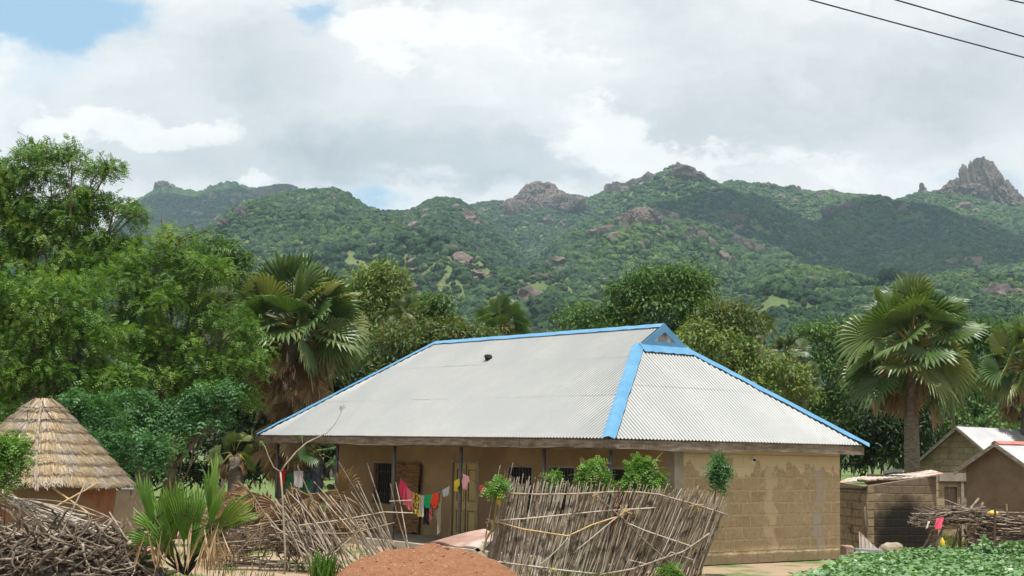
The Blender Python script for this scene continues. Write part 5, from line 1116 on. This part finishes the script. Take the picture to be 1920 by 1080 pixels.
mb = MB(); A_, B_ = PW(1625, 1008, 37.6), PW(1621, 950, 37.9); mb.tube([A_*np.array([1, 1, 0]), (A_+B_)/2, B_], [.03, .028, .024], 6, r=.2); o = mb.build('pole', mStick, None, True); props(o, 'dark upright pole leaning on the shed wall', 'pole')
# debris before the shed
mb = MB(); V = [PW(1612, 1028, 36.4), PW(1614, 996, 36.6), PW(1630, 1012, 36.5), PW(1652, 1030, 36.2)]; V[0][2] = V[3][2] = 0; n = 16; W_ = []
for i in range(n+1): s_ = i/n; b_ = V[0]*(1-s_)+V[3]*s_; tz = np.interp(s_, [0, .1, .5, 1], [V[1][2], V[1][2]*.96, V[2][2]*.9, .12]); yy = .02*math.sin(i*2.1); W_ += [b_+np.array([0, yy, 0]), np.array([b_[0], b_[1]+yy+.1, tz])]
W_ = np.array(W_); Fs = [(2*i, 2*i+2, 2*i+3, 2*i+1) for i in range(n)]; mb.add(W_, Fs); mb.add(W_+np.array([0, .01, 0]), [f[::-1] for f in Fs]); o = mb.build('roofing_scrap', mRust); props(o, 'torn white and rust corrugated scrap standing by the shed', 'metal scrap')
for lab, px, py, sx, sz, m__ in (('large tan boulder in front of the burnt shed wall', 1672, 1026, .33, .2, mBoul), ('pale stone at the left of the tan boulder', 1645, 1032, .12, .08, mBoul)):
    c = PW(px, py, 36.6); c[2] = sz*.6; o = mesh('boulder', lumpy(ico(3)[0], .3, 1.4, int(px))*np.array([sx, sx*.8, sz])+c, ico(3)[1], m__, smooth=True); props(o, lab, 'boulder')
for lab, a, b, m__ in (('grey board lying among the debris', (1604, 1032), (1655, 1036), mGrey), ('rusty red sheet at the foot of the house corner', (1573, 1030), (1602, 1030), mRustR)):
    A_, B_ = PW(*a, 35.9), PW(*b, 35.9); h_ = .10 if 'grey' in lab else .22; z0_ = .08 if 'grey' in lab else .03; mb = MB(); mb.hexa([(A_[0], A_[1], z0_), (B_[0], B_[1], z0_), (B_[0], B_[1]+.3, z0_), (A_[0], A_[1]+.3, z0_), (A_[0], A_[1], z0_+h_), (B_[0], B_[1], z0_+h_*.8), (B_[0], B_[1]+.3, z0_+h_), (A_[0], A_[1]+.3, z0_+h_)]); o = mb.build('board', m__); props(o, lab, 'board')

# gabled block house and mud house
def gable_house(label, apex_px, Y_, half, zr_, ze_, L_, wallm, roofm, capm=None, name='house', over=.25, capn='ridge_cap', cat='house'):
    ap = PW(*apex_px, Y_); zr_ = zr_ or ap[2]; u = HU; v = HV; C0 = np.array([ap[0], ap[1], 0])
    f = lambda a, b, z: tuple(C0+u*a+v*b+np.array([0, 0, z])); t = thing(name, label, cat, C0)
    sl = (zr_-ze_)/half
    mb = MB(); P_ = [(-half, 0), (half, 0), (half, ze_-.02), (0, zr_-.03), (-half, ze_-.02)]
    mb.add([f(a, 0., z) for a, z in P_]+[f(a, .2, z) for a, z in P_], [(0, 1, 2, 3, 4), (9, 8, 7, 6, 5), (0, 5, 6, 1), (1, 6, 7, 2), (4, 9, 5, 0)])
    mb.box(-half, -half+.2, .202, L_, 0, ze_-.03, f); mb.box(half-.2, half, .202, L_, 0, ze_-.03, f); mb.build('wall', wallm, t)
    for s_ in (-1, 1):
        mb = MB(); e = v; eo = np.array(f(s_*(half+over), -over, ze_-over*sl)); sdir = unit(np.array(f(0, 0, zr_))-np.array(f(s_*half, 0, ze_))); lenS = (half+over)*math.sqrt(1+sl*sl)
        sheet(mb, eo, e, sdir, L_+over, lambda x: 0, lambda x: lenS, rows=(1.6,), pitch=.11); mb.build('roof', roofm, t, True)
        mb = MB(); w0, w1 = f(s_*(half+over), -over-.02, ze_-over*sl-.12), f(0, -over-.02, zr_-.12); k_ = np.array(f(0, .03, 0))-np.array(f(0, 0, 0)); zz_ = np.array([0, 0, .09])
        w0, w1 = np.array(w0), np.array(w1); mb.hexa([w0, w1, w1+k_, w0+k_, w0+zz_, w1+zz_, w1+zz_+k_, w0+zz_+k_]); mb.build('verge_board', mFascia, t)
    if capm is not None:
        mb = MB(); capstrip(mb, np.array(f(0, -over, zr_+.01)), np.array(f(0, L_, zr_+.01)), unit(np.array([*(u*1)[:2], -sl])), unit(np.array([*(-u)[:2], -sl])), .16, .16, 14, 7); mb.build(capn, capm, t)
    return t, f
mGab = blocks('gable_blocks', .42, .22, (.37, .30, .19), (.44, .36, .235), (.25, .20, .13), msize=.016, axis=(HU[0], HU[1]), bs=.9)
apz = PW(1801, 800, 52)[2]; zeL = 2.45
gh, gf = gable_house('cement block house with a grey zinc gable roof behind the shed', (1801, 800), 52, 2.15, apz, PW(1735, 882, 53)[2], 7, mGab, mGrey)
# its front annex with shuttered window
ax0 = PW(1762, 1000, 46.0); ax1 = PW(1822, 1000, 46.0); zt = PW(1790, 888, 46.0)[2]; an_ = thing('annex', 'roofless block annex with a shuttered window below the gable', 'annex', (ax0[0], 46, 0))
fa = lambda a, b, z: (ax0[0]+a, 46+b+.25*a, z); wx = float(ax1[0]-ax0[0]); w0_, w1_ = .18, .62; zz0, zz1 = PW(1780, 977, 46)[2], PW(1780, 913, 46)[2]
mAnx = blocks('annex_blocks', .42, .24, (.36, .285, .18), (.42, .34, .22), (.30, .235, .15), msize=.02, axis=(1, .25), bs=.8)
mb = MB(); wallo(mb, -.9, wx, 0, zt, lambda a, b, z0, z1: mb.box(a, b, 0, .2, z0, z1, fa), [(w0_, w1_, zz0, zz1)]); mb.build('wall', mAnx, an_)
mb = MB(); mb.box(.72, .82, -.10, -.002, 0, zt-.25, fa); mb.box(.95, 1.02, -.10, -.002, 0, zt-.25, fa); mb.box(-.02, wx+.05, -.12, -.002, zt-.24, zt+.02, fa); mb.build('pilaster', mConc, an_)
mb = MB(); mb.box(w0_+.003, w1_-.003, .06, .09, zz0, zz1, fa); sh_ = mb.build('shutter_or_dark', noisy('weathered_wood', (.14, .11, .085), (.26, .22, .18), 6, stretch=(3, 1, .3)), an_)
mb = MB(); mb.box(w0_, w0_+.04, .03, .058, zz0, zz1, fa); mb.box(w1_-.04, w1_, .03, .058, zz0, zz1, fa); mb.box(w0_-.04, w1_+.04, -.05, -.003, zz0-.05, zz0, fa); mb.build('window_frame', noisy('red_brown', (.14, .06, .045), (.2, .1, .07), 5), sh_)
mMudB = noisy('brown_mud', (.155, .108, .068), (.205, .15, .098), 1.5, bs=1., bd=.05, bscale=9)
mh, mf = gable_house('smooth brown mud house with a red ridge cap at the right edge', (1874, 830), 42, 1.12, PW(1874, 830, 42)[2], PW(1820, 874, 43)[2], 6, mMudB, mGrey, mRed)
# ---- wires of a low wire fence omitted; brush rack and stick stack
rack = thing('brush_rack', 'rough rack of forked posts roofed with dry brush', 'rack', PG(1790, 1035)); rg = np.random.default_rng(50)
for (x0, y0, x1, y1) in ((1755, 985, 1725, 1033), (1757, 985, 1752, 1028), (1768, 990, 1752, 1030), (1798, 990, 1780, 1035), (1808, 992, 1822, 1018), (1800, 985, 1798, 1022), (1843, 942, 1828, 990), (1835, 935, 1815, 965), (1790, 950, 1778, 970)):
    mb = MB(); A_, B_ = PW(x0, y0, 37+rg.uniform(-.4, .4)), PW(x1, y1, 37+rg.uniform(-.5, .3))
    if y1 > 1015: B_[2] = 0
    mb.tube([B_, (A_+B_)/2+rg.normal(0, .02, 3), A_], [.04, .036, .03], 7, r=.4+.5*rg.random()); mb.build('post', mStick, rack, True)
mb = MB()
for i in range(330):
    x = rg.uniform(1738, 1850); yc = 975-13*math.sin((x-1735)/125*math.pi*.9)+rg.uniform(-9, 15); c = PW(x, yc, 37+rg.uniform(-.7, .7)); d = unit(np.array([1, rg.normal(0, .35), rg.normal(.0, .22)])); L_ = rg.uniform(.4, 1.1)
    mb.tube([c-d*L_/2, c+rg.normal(0, .025, 3), c+d*L_/2+rg.normal(0, .03, 3)], [.013, .012, .007], 4, r=rg.random()*.9)
mb.build('brush_roof', mStick, rack)
stk = thing('stick_stack', 'wall of stacked grey sticks at the right edge', 'stick stack', PG(1880, 1040)); mb = MB(); mb2 = MB()
for i in range(620):
    x = rg.uniform(1820, 1990); top_ = np.interp(x, [1820, 1845, 1862, 1875, 1925], [985, 965, 975, 957, 968]); y = top_+rg.random()**.9*(1042-top_); c = PW(x, y, 36.3+.25*abs(rg.normal())); c[2] = max(c[2], .02)
    if x < 1862: c[0] += 0
    d = unit(np.array([1, rg.normal(0, .2), rg.normal(-.05, .10)])); L_ = rg.uniform(.35, 1.0) if x > 1870 else rg.uniform(.2, .5)
    mb.tube([c-d*L_/2, c+rg.normal(0, .02, 3), c+d*L_/2+rg.normal(0, .02, 3)], [.018, .019, .012], 5, r=rg.random()**.8)
mb.build('sticks', mStick, stk)
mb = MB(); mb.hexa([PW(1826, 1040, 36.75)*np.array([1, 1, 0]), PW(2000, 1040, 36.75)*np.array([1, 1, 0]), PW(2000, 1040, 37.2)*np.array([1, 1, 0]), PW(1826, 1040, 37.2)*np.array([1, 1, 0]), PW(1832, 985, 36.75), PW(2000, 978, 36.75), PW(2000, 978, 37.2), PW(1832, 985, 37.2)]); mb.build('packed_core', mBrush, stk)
mb = MB(); mb.tube([PW(1864, 1032, 36.1)*np.array([1, 1, 0]), PW(1865, 990, 36.1), PW(1866, 952, 36.1)], .03, 6, r=.1); mb.tube([PW(1889, 965, 36.4), PW(1888, 955, 36.4), PW(1887, 945, 36.4)], .022, 6, r=.9); mb.build('post', mStick, stk)
def rackcloth(name, label, tl, tr, drop, col, Y_):
    A_, B_ = PW(*tl, Y_), PW(*tr, Y_); V = []; n, m_ = 8, 6
    for i in range(n+1):
        for j in range(m_+1): s_, t_ = i/n, j/m_; p = A_*(1-s_)+B_*s_; V.append(p+np.array([-.10*t_+.01*math.sin(t_*8), -.05-.04*math.sin(s_*6+t_*3)*t_+(.12*(1-t_)), -drop*t_*Y_/F*(1-.15*s_)]))
    V = np.array(V); k = m_+1; Fs = [(i*k+j, (i+1)*k+j, (i+1)*k+j+1, i*k+j+1) for i in range(n) for j in range(m_)]
    o = mesh(name, np.vstack([V, V+np.array([0, .01, 0])]), Fs+[tuple(x+len(V) for x in f[::-1]) for f in Fs], mat(name, lambda g, P, O: col, rough=.9), smooth=True); props(o, label, 'cloth')
rackcloth('cloth', 'crimson pink cloth draped over the brush rack', (1757, 972), (1771, 970), 22, (.45, .06, .10), 36.1)
rackcloth('rag', 'small whitish rag on the left tip of the brush rack', (1741, 978), (1745, 977), 14, (.42, .38, .36), 36.1)
c = PW(1862, 962, 36.2); o = mesh('plastic_can', lumpy(ico(2)[0], .25, 2, 9)*np.array([.13, .1, .06])+c, ico(2)[1], noisy('yellow_plastic', (.55, .36, .05), (.66, .45, .10), 5, rough=.4)); props(o, 'crushed yellow plastic container on top of the stick stack', 'container')
c = PW(1767, 1012, 40); c[2] = .2; o_ = MB(); o_.tube([c-np.array([0, 0, .2]), c-np.array([0, 0, .17]), c-np.array([0, 0, .02]), c+np.array([0, 0, .02]), c+np.array([0, 0, .05])], [.06, .065, .065, .03, .025], 10); o = o_.build('jerrycan', noisy('yellow_can', (.60, .42, .03), (.70, .5, .06), 4, rough=.4), None, True); props(o, 'yellow jerrycan standing under the brush rack', 'jerrycan')

# small pale wall and bench beyond the hut
mb = MB(); A_, B_ = PW(222, 1000, 34.5), PW(265, 1000, 34.5); mb.box(A_[0]-.3, B_[0], 34.5, 34.75, 0, PW(240, 920, 34.5)[2]); o = mb.build('low_wall', noisy('pale_plaster', (.34, .28, .19), (.42, .35, .25), 3, bs=.5)); props(o, 'pale plastered low wall glimpsed right of the thatched hut', 'wall')
mb = MB(); A_, B_ = PW(228, 918, 34.2), PW(256, 917, 34.2); mb.tube([A_, (A_+B_)/2, B_], .035, 8); o = mb.build('pipe', mGrey, None, True); props(o, 'short pale pipe lying on the low wall beside the hut', 'pipe')

# ---------------------------------------------------------------- crop field, grass tufts
rg = np.random.default_rng(51)
def leafpatch(name, label, cat, xy, h0, h1, m, seed, per=34, L=.11, Wd=.05, cr=.2):
    rg = np.random.default_rng(seed); k = len(xy); ci = np.repeat(np.arange(k), per); m_ = len(ci); hh_ = rg.uniform(h0, h1, k)
    p = np.stack([xy[ci, 0]+rg.normal(0, cr, m_), xy[ci, 1]+rg.normal(0, cr, m_), hh_[ci]*np.sqrt(rg.random(m_))], 1)
    az = rg.uniform(0, 6.28, m_); ax = unit(np.stack([np.cos(az), np.sin(az), rg.normal(-.15, .3, m_)], 1)); up = unit(np.array([0, 0, 1.])+rg.normal(0, .33, (m_, 3))); sd_ = unit(np.cross(ax, up)); ll = L*rg.uniform(.6, 1.3, m_); w = Wd*ll/L
    a, b, e = ax*ll[:, None], sd_*w[:, None], np.array([0, 0, 1.])*(ll*.12)[:, None]
    V = np.stack([p, p+a*.25+b*1.05, p+a*.6+b*.85-e*.3, p+a-e, p+a*.6-b*.85-e*.3, p+a*.25-b*1.05], 1).reshape(-1, 3)
    Fc = np.arange(m_*6).reshape(m_, 6); rn = np.clip(rg.beta(2, 2, m_), 0, 1)
    o = mesh(name, V, Fc, m, rnd=rn); return o
pts = []
while len(pts) < 1500:
    x, y = rg.uniform(3.5, 12.5), rg.uniform(22.5, 31.5)
    xe = np.interp(y, [22.5, 26, 28, 31.5], [4.6, 5.75, 6.6, 9.2])
    if x > xe and y < 30.6+.08*x-.9*rg.random(): pts.append((x, y))
o = leafpatch('bean_plants', '', '', np.array(pts), .38, .60, mBean, 52, per=84, L=.095, Wd=.042, cr=.17); props(o, 'dense green bean leaves of the small field at lower right', 'crop plants', kind='stuff')
for lab, px, py, s_ in (('taller leafy stem above the crop at the right edge', 1902, 1030, 61), ('leafy stem rising from the crop before the stick stack', 1848, 1025, 62)):
    b_ = PW(px, 1080, 29.5); b_[2] = 0; c = PW(px, py, 29.5); t = thing('crop_stem', lab, 'plant', b_, 'tall stems in the crop'); mb = MB(); mb.tube([b_, (b_+c)/2, c], .008, 5); mb.build('stem', mBrush, t)
    V, Fc, rn = leafcloud([(c, (.22, .2, .12)), (c-np.array([0, 0, .25]), (.2, .2, .15))], 40, 6, .13, .05, s_, .2, .1); mesh('leaves', V, Fc, mBean, t, rn)
def blades(name, label, pts, h, m, seed, per=30, w=.012, cr=.12, kind='stuff', cat='grass'):
    rg = np.random.default_rng(seed); xy = np.array(pts); k = len(xy); ci = np.repeat(np.arange(k), per); n = len(ci); p = np.stack([xy[ci, 0]+rg.normal(0, cr, n), xy[ci, 1]+rg.normal(0, cr, n), np.full(n, -.02)], 1)
    az = rg.uniform(0, 6.28, n); d = np.stack([np.cos(az), np.sin(az), 0*az], 1); L = h*rg.uniform(.5, 1.2, n); s_ = np.stack([-np.sin(az), np.cos(az), 0*az], 1)*w*rg.uniform(.6, 1.4, n)[:, None]
    lean = rg.uniform(.1, .5, n); m1 = p+d*(L*lean*.4)[:, None]+np.array([0, 0, 1.])*(L*.6)[:, None]; tp = p+d*(L*lean)[:, None]+np.array([0, 0, 1.])*L[:, None]
    V = np.stack([p-s_, p+s_, m1+s_*.8, tp, m1-s_*.8], 1).reshape(-1, 3); o = mesh(name, V, np.arange(n*5).reshape(n, 5), m, rnd=np.clip(rg.beta(2, 2, n), 0, 1)); props(o, label, cat, kind=kind)
pg = [tuple(PW(x, 1080, Y_)[:2]) for x, Y_ in ((600, 27.0), (612, 27.1), (590, 27.0), (606, 26.9), (618, 27.2))]
blades('grass_tuft', 'bright green grass tuft left of the orange soil heap', pg, .52, mSap, 1, 16, .018, .07, None, 'grass tuft')
pg = [tuple(PG(1560+rg.uniform(-30, 60), 1045+rg.uniform(-15, 30))[:2]) for _ in range(30)]+[tuple(PW(rg.uniform(1765, 1830), 1000, rg.uniform(38, 44))[:2]) for _ in range(26)]+[tuple(PW(rg.uniform(560, 700), 1000, rg.uniform(40, 50))[:2]) for _ in range(80)]
pg += [(rg.uniform(-16, 16), rg.uniform(24, 60)) for _ in range(900)]
pg = [p for p in pg if not (-2.2 < np.dot(np.array([*p, 0])-HC, HU) < HL and -.5 < np.dot(np.array([*p, 0])-HC, HV) < HW)]
blades('grass', 'patchy short grass around the yards', pg, .16, mGrass, 2, 26, .008, .16)

# ---------------------------------------------------------------- overhead wires
def wire(label, p, q, z=8.):
    A_, B_ = PG(*p, z), PG(*q, z); d = (B_-A_); mb = MB(); A2, B2 = A_-d*6, B_+d*6
    mb.tube([A2*(1-t)+B2*t+np.array([0, 0, 0.9*((t-.5)**2-.0)]) for t in np.linspace(0, 1, 40)], .010, 5); o = mb.build('wire', mBlack, None, True); props(o, label, 'wire', 'overhead wires at the upper right')
wire('lower overhead wire crossing the top right of the sky', (1530, 3), (1920, 108))
wire('upper overhead wire above the other at the top right', (1690, 3), (1920, 69))
wire('short bit of wire cut by the top right corner', (1880, -3), (1920, 6), 8.3)

# ---------------------------------------------------------------- clouds that shade the far ridges, and the air
mCloud = mat('cloud', lambda g, P, O: (.9, .9, .9), rough=1, spec=0)
def cloud(label, tx, ty, tz, z, R, seed):
    s = (z-tz)/SUN[2]; c = np.array([tx, ty, tz])+SUN*s; V, Fc = ico(5); v = V*(1+.5*(fbm(V[:, 0]*1.8+seed, V[:, 1]*1.8, seed, 4)-.5)*2)[:, None]
    o = mesh('cloud', v*np.array(R)+c, Fc, mCloud, base=c, smooth=True); props(o, label, 'cloud', kind='stuff')
cloud('flat cloud drifting over the right ridge', 600, 1700, 150, 1250, (560, 360, 60), 3)
cloud('flat cloud drifting over the far left ridge', -620, 2650, 250, 1500, (330, 300, 60), 5)
hz = MB(); hz.box(-2300, 2300, -80, 4300, -5, 560); ho = mesh('haze', np.vstack(hz.V), hz.F, mCloud, base=(0, 0, -5)); ho['kind'] = 'stuff'; ho['label'] = 'thin bluish air between the village and the hills'; ho['category'] = 'haze'
vm = bpy.data.materials.new('haze'); vm.use_nodes = True; vm.node_tree.nodes.clear(); gg = N(vm.node_tree)
pv_ = gg.n('ShaderNodeVolumePrincipled'); pv_.inputs['Color'].default_value = (.58, .80, 1, 1); pv_.inputs['Density'].default_value = .000095; pv_.inputs['Anisotropy'].default_value = .2
ou = gg.n('ShaderNodeOutputMaterial'); gg.link(pv_.outputs[0], ou.inputs['Volume']); ho.data.materials.clear(); ho.data.materials.append(vm)
